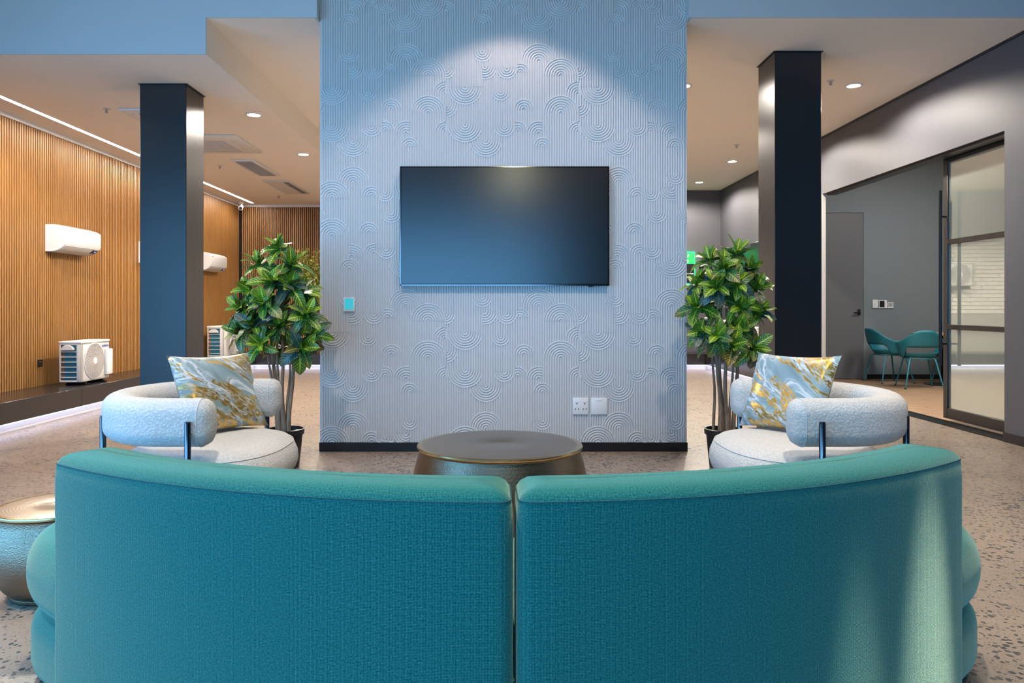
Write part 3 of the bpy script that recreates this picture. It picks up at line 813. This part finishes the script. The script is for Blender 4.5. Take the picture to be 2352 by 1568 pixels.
tl, tr, br = mir(TR), mir(TL), mir(BR)
bl = br
c_ = (mir(TL)+mir(TR)+mir(BR)+mir(BL))/4
cushion('throw_cushion', 'blue-grey marbled cushion with gold foil on the right armchair', .52, .43, .15, 3, c_, tr-tl, tl-mir(BR))

# ------------------------------------------------------------------ bronze drum tables
def drum(name, label, x, y, r, h, rb, bulge):
    t = thing(name, label, 'table', (x, y, 0), 0, 'hammered bronze drum tables')
    prof = [(rb*.96, 0), (rb, .01)]
    for k in range(13):
        f = k/12; rr_ = rb + (r*.975 - rb)*f + bulge*math.sin(PI*min(1, f**.8))
        prof.append((rr_, .02 + (h - .045)*f))
    prof += [(r*.985, h - .018)]
    MB().lathe(prof, n=64).obj('body', 'bronze_hammered', t, smooth=True)
    MB().lathe([(r*.97, h - .016), (r*1.004, h - .014), (r*1.010, h - .008), (r*1.004, h - .002), (r*.98, h)], n=64).obj('rim', 'bronze_rim', t, smooth=True)
    MB().lathe([(r*.985, h - .006), (r*.985, h - .0015), (r*.90, h + .0015), (r*.5, h + .002), (r*.16, h + .002), (r*.15, h + .0005), (.004, h + .0005)], n=64).obj('top', 'bronze_top', t, smooth=True)
    return t
drum('drum_table', 'large round hammered bronze coffee table before the feature wall', (1148 - U0)/F*3.99, 3.99, .438, .42, .40, .055)
drum('drum_table', 'small bronze drum side table left of the sofa', (122 - U0)/F*3.0, 3.02, .216, .35, .165, .045)

# ------------------------------------------------------------------ split system indoor units
def indoor_unit():
    t = thing('wall_air_conditioner', '', 'air conditioner', (0,0,0), 0, 'white indoor air conditioners on the slat wall')
    D_, HH, L = .235, .30, .74
    pr = [(0, 1), (.30, 1.0), (.55, .985), (.78, .94), (.93, .875), (.985, .84), (1.0, .80), (1.0, .32), (.985, .28), (.93, .22), (.80, .125), (.62, .05), (.42, .005), (.30, 0), (0, 0)]
    ring = lambda yy, s: [(x*D_*s + .0, yy, (HH/2 + (z - .5)*HH*s)) for x, z in pr]
    MB().loft([ring(0, .985), ring(.006, 1), ring(L - .006, 1), ring(L, .985)]).obj('body', 'white_plastic', t, smooth=True, angle=35)
    MB().box(D_ - .001, .012, HH*.33, D_ + .004, L - .012, HH*.83).obj('front_panel', 'white_plastic', t, bevel=.003, seg=2)
    lv = MB(); q = [(.955, .235), (.80, .118), (.62, .044), (.44, .0)]
    rings = [[(x*D_ + .003, yy, z*HH - .004) for x, z in q] + [(x*D_ - .003, yy, z*HH + .002) for x, z in q[::-1]] for yy in (.02, L - .02)]
    lv.loft(rings).obj('louver', 'offwhite_plastic', t, smooth=True, angle=35)
    rings = [[(x*D_ + .0055, yy, z*HH - .0055) for x, z in ((.90, .192), (.80, .118), (.70, .078))] + [(x*D_, yy, z*HH) for x, z in ((.70, .078), (.80, .118), (.90, .192))] for yy in (L - .15, L - .035)]
    dp = MB().loft(rings).obj('display_window', 'black_plastic', t)
    MB().box(.815*D_, L - .10, .112*HH, .88*D_, L - .065, .135*HH).obj('temperature_digit', 'ac_display', dp)
    text_mesh('logo_lettering', 'SAMSUNG', .018, 'logo_grey', t, (D_ + .0045, .075, HH*.76), (PI/2, 0, PI/2))
    MB().box(D_ + .0035, L - .09, HH*.75, D_ + .0052, L - .04, HH*.765).obj('marking', 'logo_grey', t)
    MB().box(.03, .02, .99*HH, .55*D_, L - .02, 1.01*HH).obj('air_intake', 'grey_plastic', t)
    return t
ac = indoor_unit()
for i, (yy, lb) in enumerate(((8.27, 'white wall air conditioner on the left slats, nearest and fully visible'),
                              (10.42, 'white wall air conditioner almost hidden behind the left column'),
                              (12.45, 'white wall air conditioner right of the left column'))):
    o = ac if i == 0 else copy_tree(ac)
    o.location = (XL + .007, yy, 1.77); o['label'] = lb

# ------------------------------------------------------------------ outdoor condenser units
def outdoor_unit(L, D_, HH):
    # long side along +Y, front faces +X, origin at the near rear bottom corner
    t = thing('outdoor_condenser', '', 'air conditioner', (0,0,0), 0, 'white outdoor condenser units')
    z0 = .035
    sh = MB()   # shell: everything but the near side opening
    sh.box(0, .012, z0, .012, L, z0 + HH).box(0, 0, z0, D_, L, z0 + .02).box(0, 0, z0 + HH - .03, D_, L, z0 + HH).box(D_ - .05, 0, z0, D_, .05, z0 + HH)
    sh.box(D_ - .012, 0, z0, D_, L, z0 + HH).box(0, L - .012, z0, D_, L, z0 + HH).box(0, 0, z0, .016, .012, z0 + HH)
    sh.obj('casing', 'offwhite_plastic', t, bevel=.006, seg=2)
    MB().box(-.006, -.006, z0 + HH - .012, D_ + .006, L + .006, z0 + HH + .012).obj('lid', 'white_plastic', t, bevel=.008, seg=2)
    MB().box(.045, .02, z0 + .02, D_ - .055, .05, z0 + HH - .03).obj('cooling_fins', 'coil_blue', t)
    MB().box(.017, .02, z0 + .02, .045, .05, z0 + HH - .03).obj('coil_bends', 'coil_copper', t)
    n = 6
    bar = MB().box(.014, -.001, -.004, D_ - .048, .010, .004).mesh('guard_bar', 'offwhite_plastic')
    for k in range(n): link('guard_bar', bar, t, (0, 0, z0 + .035 + HH*.64*k/(n-1) + .02))
    # carry handle housing near the top of the side
    hz = z0 + HH*.80
    MB().loft([[(.02 + (D_ - .09)*.5 + (D_ - .10)*.5*math.cos(a), yy, hz + .06*math.sin(a)) for a in [PI*k/12 for k in range(13)]] for yy in (-.014, .02)]).obj('handle', 'offwhite_plastic', t, bevel=.004, seg=1)
    # fan guard on the front
    cy, cz, R = L*.44, z0 + HH*.50, min(HH*.455, L*.36)
    fx = D_
    def disc(r, x_, n_=40): return [(x_, cy + r*math.cos(2*PI*k/n_), cz + r*math.sin(2*PI*k/n_)) for k in range(n_)]
    MB().loft([disc(R*1.04, fx - .001), disc(R*1.04, fx + .008), disc(R*.99, fx + .012), disc(R*.985, fx + .004)], cap0=False, cap1=False).obj('fan_ring', 'offwhite_plastic', t, smooth=True)
    MB().loft([disc(R*.99, fx + .0005), disc(R*.99, fx + .002)]).obj('fan_opening', 'black_plastic', t)
    g = MB()
    for r in [R*(.26 + .72*k/10) for k in range(11)]:
        w_ = .0045
        g.loft([disc(r - w_, fx + .006), disc(r - w_, fx + .012), disc(r + w_, fx + .012), disc(r + w_, fx + .006)], cap0=False, cap1=False)
    for k in range(30):
        a0 = 2*PI*k/30; p_ = []
        for i in range(7):
            f = i/6; r = R*(.20 + .78*f); a = a0 + f*.55
            p_.append((a, r))
        rings = []
        for a, r in p_:
            da = .0042/r
            rings.append([(fx + .006, cy + r*math.cos(a - da), cz + r*math.sin(a - da)), (fx + .014, cy + r*math.cos(a - da), cz + r*math.sin(a - da)), (fx + .014, cy + r*math.cos(a + da), cz + r*math.sin(a + da)), (fx + .006, cy + r*math.cos(a + da), cz + r*math.sin(a + da))])
        g.loft(rings)
    g.obj('fan_guard', 'guard_grey', t)
    MB().loft([disc(R*.20, fx + .004), disc(R*.20, fx + .017), disc(R*.17, fx + .020)]).obj('fan_hub', 'white_plastic', t, smooth=True)
    MB().box(fx - .002, L*.82, z0 + HH*.10, fx + .035, L + .018, z0 + HH*.78).obj('valve_cover', 'white_plastic', t, bevel=.010, seg=2)
    for yy in (L*.18, L*.78):
        MB().box(.02, yy - .025, 0, D_ + .03, yy + .025, .014).box(.03, yy - .02, .014, D_, yy + .02, z0 + .002).obj('foot', 'black_metal', t, bevel=.003, seg=1)
    text_mesh('logo_lettering', 'SAMSUNG', L*.058, 'logo_blue', t, (fx + .0015, L*.85, z0 + HH*.86), (PI/2, 0, PI/2), bold=.0005)
    return t
def place(o, loc, rz, lb): o.location = loc; o.rotation_euler = (0, 0, rz); o['label'] = lb
u1 = outdoor_unit(.60, .24, .44)
place(u1, (-4.84, 8.20, LZ), 0, 'white outdoor condenser with fan on the ledge left of the left column')
u2 = outdoor_unit(.80, .26, .50)
place(u2, (-4.86, 12.42, LZ), 0, 'white outdoor condenser on the left ledge behind the left croton')
u3 = copy_tree(u2); place(u3, (4.20, 12.3, LZ), PI, 'white outdoor condenser on the right ledge behind the right croton')
u4 = copy_tree(u1); place(u4, (-.02, YK - .03, 1.52), -PI/2, 'white outdoor condenser on brick panel, seen reflected in the glass door')
# wall brackets for the reflected unit
for xx in (.10, .46):
    MB().box(xx - .02, YK - .30, 1.495, xx + .02, YK - .016, 1.52).obj('bracket', 'black_metal', u4).matrix_parent_inverse = Matrix.Translation(u4.location).to_4x4().inverted() if False else (Matrix.Translation(u4.location) @ Matrix.Rotation(-PI/2, 4, 'Z')).inverted()

# black outlet on the slat wall
p = P(90, 834, 8.18)
t = thing('wall_outlet', 'small black square outlet on the slat wall beside the condenser', 'socket', (XL + .008, p.y, p.z))
MB().box(-.004, -.046, -.042, .008, .046, .042).obj('plate', 'black_plastic', t, bevel=.003, seg=1)
MB().box(.0075, -.02, .015, .0095, .012, .022).obj('switch', 'grey_plastic', t)

# security camera
t = thing('security_camera', 'small white security camera in the corner above the slats', 'camera', (XL + .16, YK - .36, ZLO))
MB().lathe([(.045, -.001), (.045, -.02), (.03, -.03)], n=20).obj('mount', 'white_plastic', t, smooth=True)
MB().tube([(0,0,-.025), (.01,-.02,-.07)], .014, 10).obj('arm', 'white_plastic', t, smooth=True)
MB().tube([(-.02,.08,-.06), (.0,.0,-.085), (.03,-.11,-.125)], .040, 16).obj('body', 'white_plastic', t, smooth=True, angle=50)
MB().tube([(.0295,-.108,-.1245), (.0305,-.114,-.1265)], .030, 16).obj('lens', 'black_plastic', t)

# ------------------------------------------------------------------ croton plants
def leaf_mesh(name, mat, L, W, droop, fold, wave):
    n = 9; vs_ = []; uv = []
    for i in range(n + 1):
        f = i/n
        wd = W*(math.sin(PI*min(1, f*1.0)**.85)**.75)*(1 if f < 1 else 0) * (.9 + .1*math.sin(9*f))
        if i == 0: wd = .004
        a = droop*f; x = L*f*math.cos(a*.6); z = L*f*.12 - L*f*f*droop*.55
        for s in (-1, -.5, 0, .5, 1):
            zz = z + abs(s)*wd*fold + wave*abs(s)*math.sin(f*16)*wd
            vs_.append((x, s*wd, zz)); uv.append((.5 + s*.5, f))
    fs = []; us = []
    for i in range(n):
        for k in range(4):
            a = i*5 + k; q = (a, a+1, a+6, a+5); fs.append(q); us.append([uv[j] for j in q])
    me = MB().add(vs_, fs, us).mesh(name, mat, smooth=True, angle=80)
    return me
LEAVES = {}
for m_ in 'abcde':
    for k, (dr, fo, wv) in enumerate(((.35, .35, .12), (.75, .25, .18), (1.15, .3, .1))):
        LEAVES[m_, k] = leaf_mesh('leaf', 'leaf_' + m_, .20, .052, dr, fo, wv)
def croton(name, label, base, clumps, stems, seed, Y0, sizes):
    r_ = random.Random(seed)
    t = thing(name, label, 'potted plant', base, 0, 'potted crotons flanking the feature wall')
    B = Vector(base)
    MB().lathe([(.095, 0), (.100, .01), (.122, .235), (.134, .238), (.136, .275), (.126, .277), (.124, .255), (.118, .25)], n=36, cap1=False).obj('pot', 'pot_black', t, smooth=True, angle=40)
    MB().lathe([(.119, .24), (.06, .252), (.003, .255)], n=24).obj('soil', 'soil', t, smooth=True)
    tops = []
    for k, (sx, sy0, bx) in enumerate(stems):      # px where the stem reaches its top, py, px at the pot
        yj = Y0 + r_.uniform(-.07, .07)
        top = P(sx, sy0, yj) - B; bot = Vector(((bx - U0)*Y0/F - B.x, r_.uniform(-.04, .04), .235))
        bot.x = max(-.09, min(.09, bot.x))
        pts = []; n = 9
        for i in range(n + 1):
            f = i/n; q = bot.lerp(top, f)
            q += Vector((math.sin(f*5 + k)*.014, math.cos(f*4 + 2*k)*.012, 0))*math.sin(PI*f)
            pts.append(q)
        rd = .017 if k % 2 else .012
        MB().tube(pts, [rd*(1 - .45*i/n) for i in range(n+1)], 8).obj('stem', 'bark', t, smooth=True)
        tops.append(pts)
    axis = Vector((sum(c[0] for c in clumps)/len(clumps), 0, 0)); axx = (axis.x - U0)*Y0/F - B.x
    zmid = sum(P(c[0], c[1], Y0).z for c in clumps)/len(clumps)
    for ci, (px, py, dd) in enumerate(clumps):
        c = P(px, py, Y0 + dd) - B
        # branch to nearest stem
        best = min((q for s_ in tops for q in s_[5:]), key=lambda q: (q - c).length + (.3 if q.z > c.z - .03 else 0))
        mid = best.lerp(c, .5) + Vector((0, 0, -.03))
        tw = MB().tube([best, mid, c], [.007, .006, .005], 6).obj('branch', 'dark_twig', t, smooth=True)
        out = Vector((c.x - axx, dd*1.1 - .16, .20 + (c.z + B.z - zmid)*.55)).normalized()
        ax = (out + Vector((0, -.25, .35))).normalized()
        q0 = ax.to_track_quat('Z', 'Y')
        n = 11 + (ci % 3)
        low = (c.z + B.z) < zmid - .13
        for k in range(n):
            az = 2*PI*k/n*2.4 + r_.uniform(-.3, .3) + ci
            f = k/(n-1)
            el = 1.25 - 1.45*f + r_.uniform(-.15, .15)   # inner leaves upright, outer leaves spread and droop
            mk = r_.choice('aaadd' if f < .5 else 'abcaab') if not low else r_.choice('aad' if f < .3 else 'abceeb')
            me = LEAVES[mk, min(2, int(f*2.2 + r_.random()*.9))]
            o = link('leaf', me, t)
            s_ = r_.uniform(.72, 1.05)*(.8 + .25*f)
            rot = q0.to_matrix().to_4x4() @ Matrix.Rotation(az, 4, 'Z') @ Matrix.Rotation(-el, 4, 'Y') @ Matrix.Rotation(r_.uniform(-.5, .5), 4, 'X')
            o.matrix_basis = Matrix.Translation(c + ax*.012*(n - k)/n) @ rot @ Matrix.Diagonal((s_, s_*r_.uniform(.85, 1.2), s_, 1))
    return t
PY_ = 5.36
croton('potted_croton', 'leafy croton tree in a black pot behind the left armchair', ((655 - U0)*PY_/F, PY_, 0),
       [(642, 576, 0), (598, 612, .05), (668, 615, -.08), (625, 652, -.15), (580, 672, 0), (668, 660, -.1), (690, 676, .05), (560, 712, 0),
        (610, 700, -.15), (652, 705, .12), (700, 728, -.1), (585, 750, -.1), (645, 752, -.05), (715, 770, 0), (562, 765, .05), (600, 792, -.15), (690, 800, -.05), (650, 800, .15)],
       [(612, 760, 636), (622, 700, 642), (634, 720, 648), (648, 780, 654), (664, 790, 660), (672, 740, 665)], 11, PY_, None)
croton('potted_croton', 'leafy croton tree in a black pot behind the right armchair', ((1662 - U0)*PY_/F, PY_, 0),
       [(1690, 588, 0), (1632, 606, 0), (1662, 622, -.12), (1718, 628, .05), (1606, 658, 0), (1645, 662, -.15), (1690, 655, -.12), (1732, 668, 0),
        (1604, 708, -.05), (1655, 705, .12), (1698, 705, -.1), (1736, 722, .0), (1612, 765, -.1), (1648, 772, -.14), (1690, 755, -.05), (1630, 790, .1), (1680, 795, -.12), (1726, 800, -.05)],
       [(1636, 760, 1642), (1648, 740, 1650), (1656, 690, 1660), (1668, 700, 1668), (1682, 760, 1676), (1696, 730, 1684)], 23, PY_, None)
# small leaved variegated shrub on the back ledge
def shrub():
    Yp = 14.08; bx = (715 - U0)*Yp/F
    t = thing('variegated_shrub', 'yellow-green small-leaved potted shrub on the far ledge behind the left croton', 'potted plant', (bx, Yp, LZ))
    MB().lathe([(.09, 0), (.12, .22), (.125, .22), (.112, .2)], n=24, cap1=True).obj('pot', 'pot_black', t, smooth=True)
    r_ = random.Random(5); mb = MB(); st = MB()
    for s in range(9):
        a = r_.uniform(0, 2*PI); top = Vector((math.cos(a)*r_.uniform(.1, .26), math.sin(a)*.2, r_.uniform(1.45, 1.95)))
        pts = [Vector((0, 0, .18)).lerp(top, k/7) + Vector((math.sin(k)*.015, 0, 0)) for k in range(8)]
        MB().tube(pts, [.010*(1 - .6*k/7) for k in range(8)], 6).obj('stem', 'bark', t, smooth=True)
        for k in range(150):
            f = r_.uniform(.5, 1); c = Vector((0, 0, .18)).lerp(top, f) + Vector((r_.gauss(0, .06), r_.gauss(0, .06), r_.gauss(0, .05)))
            d = Vector((r_.gauss(0, 1), r_.gauss(0, 1), r_.gauss(.4, .7))).normalized(); e = d.cross(Vector((r_.random(), r_.random(), r_.random()))).normalized()
            Lf = r_.uniform(.06, .10)
            mb.add([c, c + d*Lf*.5 + e*Lf*.24, c + d*Lf, c + d*Lf*.5 - e*Lf*.24], [(0,1,2,3)])
    o = mb.obj('foliage', 'small_leaf', t); o['kind'] = 'stuff'
shrub()

# ------------------------------------------------------------------ right side: sign, display
sx1 = (1593.5 - U0)*YK/F; sz0, sz1 = P(0, 651, YK).z, P(0, 580, YK).z
t = thing('backlit_sign', 'green and black sign with green glowing edge on the dark back wall', 'sign', (sx1 - .45, YK, sz0))
sw, shh = .45, sz1 - sz0
MB().box(-sw, -.055, shh*.64, sw, -.040, shh).obj('green_panel', 'sign_green', t, bevel=.004, seg=1)
MB().box(-sw, -.055, 0, sw, -.040, shh*.635).obj('black_panel', 'sign_black', t, bevel=.004, seg=1)
MB().box(-sw - .012, -.038, -.012, sw + .012, -.020, shh + .012).obj('glow_edge', 'green_glow', t, bevel=.006, seg=1)
MB().box(-sw + .15, -.02, .15, sw - .15, .014, shh - .15).obj('back_box', 'black_plastic', t)
text_mesh('lettering', 'r', .13, 'sign_white', t, (sw - .115, -.0565, shh*.90), (PI/2, 0, 0))
text_mesh('lettering', 'o', .11, 'sign_white', t, (sw - .14, -.0565, shh*.73), (PI/2, 0, 0))
ci = [(.035, 0), (.048, 0)]
ringv = lambda r, yy: [(sw - .07 + r*math.cos(2*PI*k/20), yy, shh*.16 + r*math.sin(2*PI*k/20)) for k in range(20)]
MB().loft([ringv(.034, -.055), ringv(.034, -.0575), ringv(.046, -.0575), ringv(.046, -.055)], cap0=False, cap1=False).loft([ringv(.012, -.055), ringv(.012, -.0575)]).obj('round_icon', 'sign_white', t)
MB().box(sw - .095, -.0575, shh*.045, sw - .045, -.055, shh*.065).box(sw - .17, -.0575, shh*.30, sw - .02, -.055, shh*.325).obj('small_print', 'sign_white', t)
for zz in (.03, shh - .03):
    MB().lathe([(.011, 0), (.011, .006)], 0, 0, 12).obj('standoff', 'steel', t, (sw - .025, -.055, zz)).rotation_euler = (PI/2, 0, 0)
# display on the right wall
t = thing('wall_display', 'black flat display with green picture on the charcoal right wall', 'display', (XR, 12.45, 1.62))
MB().box(-.10, -.5, 0, -.055, .5, .60).obj('housing', 'black_plastic', t, bevel=.006, seg=1)
MB().box(-.1015, -.485, .018, -.0985, .485, .585).obj('screen', 'tv_screen', t)
MB().box(-.055, -.15, .15, .0, .15, .45).obj('wall_bracket', 'black_metal', t)

# ------------------------------------------------------------------ meeting room
IY, IX1 = 11.92, 8.4
struct('floor_meeting_room', MB().box(XR + .171, 5.0, -.12, IX1, IY + .1, -.012), 'slat_backing', 'subfloor under the oak planks of the meeting room')
fl = bpy.data.objects['floor_meeting_room']
plank = MB().box(-.598, -.0885, -.012, .598, .0885, 0).mesh('plank', 'plank_oak')
r = 0; yy = 5.1; PX0 = XR + .185
first = {n_: MB().box(0, -.0885, -.012, n_ - .004, .0885, 0).mesh('plank', 'plank_oak') for n_ in (.4, .8)}
while yy < IY + .09:
    xx = PX0 + .6
    if r % 3:
        n_ = .4 if r % 3 == 1 else .8
        link('plank', first[n_], fl, (PX0, yy, 0)); xx += n_
    while xx - .6 < IX1:
        link('plank', plank, fl, (xx, yy, 0)); xx += 1.2
    yy += .18; r += 1
struct('wall_inner', MB().box(XR + .14, IY, 0, IX1, IY + .1, 3.75), 'inner_paint', 'mid grey end wall of the meeting room')
struct('wall_inner_side', MB().box(IX1, 5.0, 0, IX1 + .1, IY + .1, 3.75), 'inner_paint', 'grey far side wall of the meeting room')
struct('wall_inner_near', MB().box(XR + .14, 4.9, 0, IX1 + .1, 5.0, 3.75), 'inner_paint', 'grey near wall of the meeting room')
struct('ceiling_inner', MB().box(XR + .14, 4.9, 3.65, IX1 + .1, IY + .1, 3.75), 'ceiling_white', 'white ceiling of the meeting room')
struct('trim_6', MB().box(XR + .002, OY1 - .012, 0, XR + .046, OY1, OZ), 'guard_grey', 'pale jamb at the far end of the opening')
struct('baseboard_inner', MB().box(P(1990, 0, IY).x, IY - .014, 0, IX1, IY, .075), 'black_skirting', 'black skirting along the grey meeting room wall')
struct('trim_7', MB().box(XR, OY0 - .3, 0, XR + .17, OY1, .006).box(XR + .155, 5.2, .0, XR + .185, OY1, .010), 'black_metal', 'dark floor track of the sliding door')
t = thing('panel_light', 'long bright ceiling light inside the meeting room', 'ceiling light', (6.3, 8.8, 3.65))
MB().box(-.08, -1.4, -.03, .08, 1.4, 0).obj('housing', 'white_trim', t)
MB().box(-.07, -1.38, -.032, .07, 1.38, -.029).obj('diffuser', 'panel_light', t)
d_ = bpy.data.lights.new('lamp', 'AREA'); d_.shape = 'RECTANGLE'; d_.size = .16; d_.size_y = 2.7; d_.energy = 118; d_.color = (1, .95, .90)
o = bpy.data.objects.new('lamp', d_); col.objects.link(o); o.parent = t; o.location = (0, 0, -.04)
# door in the grey wall
dx0, dx1 = 4.70, P(1983, 0, IY).x; dz = P(0, 488, IY).z
dr = struct('door_1', MB().box(dx0, IY - .02, .01, dx1 - .012, IY + .02, dz - .012), 'door_paint', 'plain grey flush door in the meeting room')
fr = MB().box(dx1 - .004, IY - .016, 0, dx1 + .05, IY + .01, dz - .004).box(dx0, IY - .016, dz - .004, dx1 + .05, IY + .01, dz + .05)
fr.obj('door_frame', 'inner_paint', dr)
MB().box(dx1 - .012, IY - .004, 0, dx1 - .004, IY + .004, dz - .012).box(dx0, IY - .004, dz - .012, dx1 - .004, IY + .004, dz - .004).obj('door_gap', 'black_plastic', dr)
hp = P(1971, 718, IY)
hd = MB().box(hp.x - .025, IY - .035, hp.z - .035, hp.x + .025, IY - .02, hp.z + .06).obj('lock_plate', 'black_plastic', dr, bevel=.006)
MB().tube([(hp.x, IY - .03, hp.z), (hp.x, IY - .07, hp.z), (hp.x - .10, IY - .072, hp.z)], .011, 8).obj('lever', 'black_metal', hd, smooth=True)
# wall controls
def plate(name, label, cat, px0, py0, px1, py1, screen, smat):
    x0, x1, z0, z1 = wall_plate(px0, py0, px1, py1, IY)
    t = thing(name, label, cat, ((x0+x1)/2, IY - .004, (z0+z1)/2)); w, h = (x1-x0)/2, (z1-z0)/2
    MB().box(-w, -.014, -h, w, .003, h).obj('plate', 'white_plastic', t, bevel=.003, seg=1)
    a0, b0, a1, b1 = screen
    MB().box(-w + 2*w*a0, -.018, -h + 2*h*b0, -w + 2*w*a1, -.013, -h + 2*h*b1).obj('switch' if smat == 'white_plastic' else 'screen', smat, t, bevel=.0015, seg=1)
plate('light_switch', 'white light switch nearest the grey door', 'switch', 2003, 688, 2015.5, 707, (.3, .3, .7, .7), 'white_plastic')
plate('wall_controller', 'white wall controller with a black screen', 'controller', 2017, 689, 2036, 707.5, (.1, .1, .7, .92), 'black_plastic')
plate('room_thermostat', 'small white room thermostat with grey screen', 'thermostat', 2037, 694, 2051, 707.5, (.15, .3, .85, .88), 'screen_grey')

# sliding door
GX = XR + .185
t = thing('sliding_door', 'black framed glass sliding door with three panes and long bar handle', 'door', (GX, 6.9, 0))
D0, D1, ZT = -.80, .66, 2.72       # along Y relative
fr = lambda *a: MB().box(*a)
for nm, bx in (('stile', (0, D1 - .07, .03, .05, D1, ZT)), ('stile', (0, D0, .03, .05, D0 + .07, ZT)),
               ('rail', (0, D0 + .07, .03, .05, D1 - .07, .135)), ('rail', (0, D0 + .07, .925, .05, D1 - .07, .975)),
               ('rail', (0, D0 + .07, 1.78, .05, D1 - .07, 1.83)), ('rail', (0, D0 + .07, 2.60, .05, D1 - .07, ZT))):
    fr(*bx).obj(nm, 'bronze_frame', t, bevel=.003, seg=1)
for za, zb in ((.135, .925), (.975, 1.78), (1.83, 2.60)):
    MB().box(.020, D0 + .07, za, .030, D1 - .07, zb).obj('pane', 'door_glass', t)
hy = 7.48 - 6.9
hb = MB().tube([(-.075, hy, .56), (-.075, hy, 2.32)], .016, 14).obj('bar_handle', 'black_metal', t, smooth=True, angle=50)
for zz in (.78, 2.06): MB().tube([(-.075, hy, zz), (.0, hy + .03, zz)], .010, 8).obj('standoff', 'black_metal', hb)
for zz in (.1,): pass
MB().box(.01, D1, 2.40, .04, D1 + .006, 2.45).obj('catch', 'steel', t)
MB().box(-.05, 5.3 - 6.9, 2.70, .08, OY1 - 6.9, 2.80).box(-.15, OY0 + .02 - 6.9, OZ - .022, -.03, OY1 - .06 - 6.9, OZ - .001).obj('top_track', 'bronze_frame', t)

# shell armchairs and round table
def shell_chair(label):
    t = thing('shell_armchair', label, 'chair', (0,0,0), 0, 'turquoise shell chairs in the meeting room')
    # faces +Y.  band: a from -130..130 deg measured from the back (-Y)
    n = 40; m = 6
    def S(x): x = max(0, min(1, x)); return x*x*(3 - 2*x)
    rows = []
    for i in range(n + 1):
        u = -1 + 2*i/n; a = u*A(128); au = abs(u)
        zt = .825 - .175*S((au - .08)/.50) - .0*au - .19*S((au - .80)/.2)
        zb = .585 - .145*S((au - .34)/.22)
        row = []
        for k in range(m + 1):
            f = k/m; z = zb + (max(zt, zb + .012) - zb)*f
            hgt = (z - .44)/.38
            rx = .235 + .075*min(1, hgt*1.7); ry = .225 + .10*hgt*(1 if au < .45 else .6)
            row.append((rx*math.sin(a), -ry*math.cos(a) - .01, z))
        rows.append(row)
    vs_ = [p for r in rows for p in r]
    fs = [(i*(m+1)+k, (i+1)*(m+1)+k, (i+1)*(m+1)+k+1, i*(m+1)+k+1) for i in range(n) for k in range(m)]
    o = MB().add(vs_, fs).obj('backrest', 'turquoise_plastic', t, smooth=True, angle=80)
    md = o.modifiers.new('thickness', 'SOLIDIFY'); md.thickness = .014; md.offset = 0
    rings = []
    for rr_, z in ((.05, .435), (.12, .436), (.18, .440), (.215, .452), (.238, .480), (.242, .500), (.236, .500), (.205, .466), (.16, .452), (.05, .446)):
        rings.append([((rr_)*math.cos(2*PI*k/36), (rr_*.96)*math.sin(2*PI*k/36) + .01*(1), z - (.03*S((math.sin(2*PI*k/36) - .3)/.7) if rr_ > .2 else 0)) for k in range(36)])
    MB().loft(rings).obj('seat', 'turquoise_plastic', t, smooth=True, angle=80)
    MB().tube([(.20*math.cos(2*PI*k/24), .20*math.sin(2*PI*k/24), .425) for k in range(25)], .009, 8).obj('leg_frame', 'turquoise_plastic', t, smooth=True)
    for sx in (-1, 1):
        for sy in (-1, 1):
            lg = MB().tube([(sx*.145, sy*.135, .43), (sx*.165, sy*.165, .40), (sx*.24, sy*.255, .012)], [.012, .012, .009], 10).obj('leg', 'turquoise_plastic', t, smooth=True)
            MB().lathe([(.013, 0), (.013, .012), (.009, .02)], sx*.2425, sy*.258, 10).obj('foot', 'black_plastic', lg)
    return t
ch = shell_chair('turquoise shell armchair seen from behind, nearest in the meeting room')
ch.location = (6.0, 10.62, 0); ch.rotation_euler = (0, 0, A(-14))
c2 = copy_tree(ch); c2.location = (5.98, 11.42, 0); c2.rotation_euler = (0, 0, A(-84)); c2['label'] = 'turquoise shell armchair seen from the side against the grey wall'
c3 = copy_tree(ch); c3.location = (7.02, 11.40, 0); c3.rotation_euler = (0, 0, A(120)); c3['label'] = 'turquoise shell armchair mostly hidden behind the sliding door frame'
t = thing('round_table', 'round oak table on a black pedestal in the meeting room', 'table', (6.60, 11.02, 0))
MB().lathe([(.42, .737), (.425, .742), (.425, .764), (.42, .768)], n=48).obj('top', 'table_oak', t, smooth=True, angle=40)
MB().lathe([(.22, .722), (.22, .737)], n=24).obj('support_plate', 'black_metal', t)
MB().lathe([(.045, .02), (.045, .725)], n=20).obj('pedestal', 'black_metal', t, smooth=True, angle=40)
MB().lathe([(.27, 0), (.27, .008), (.24, .016), (.05, .022)], n=40).obj('base', 'black_metal', t, smooth=True, angle=30)
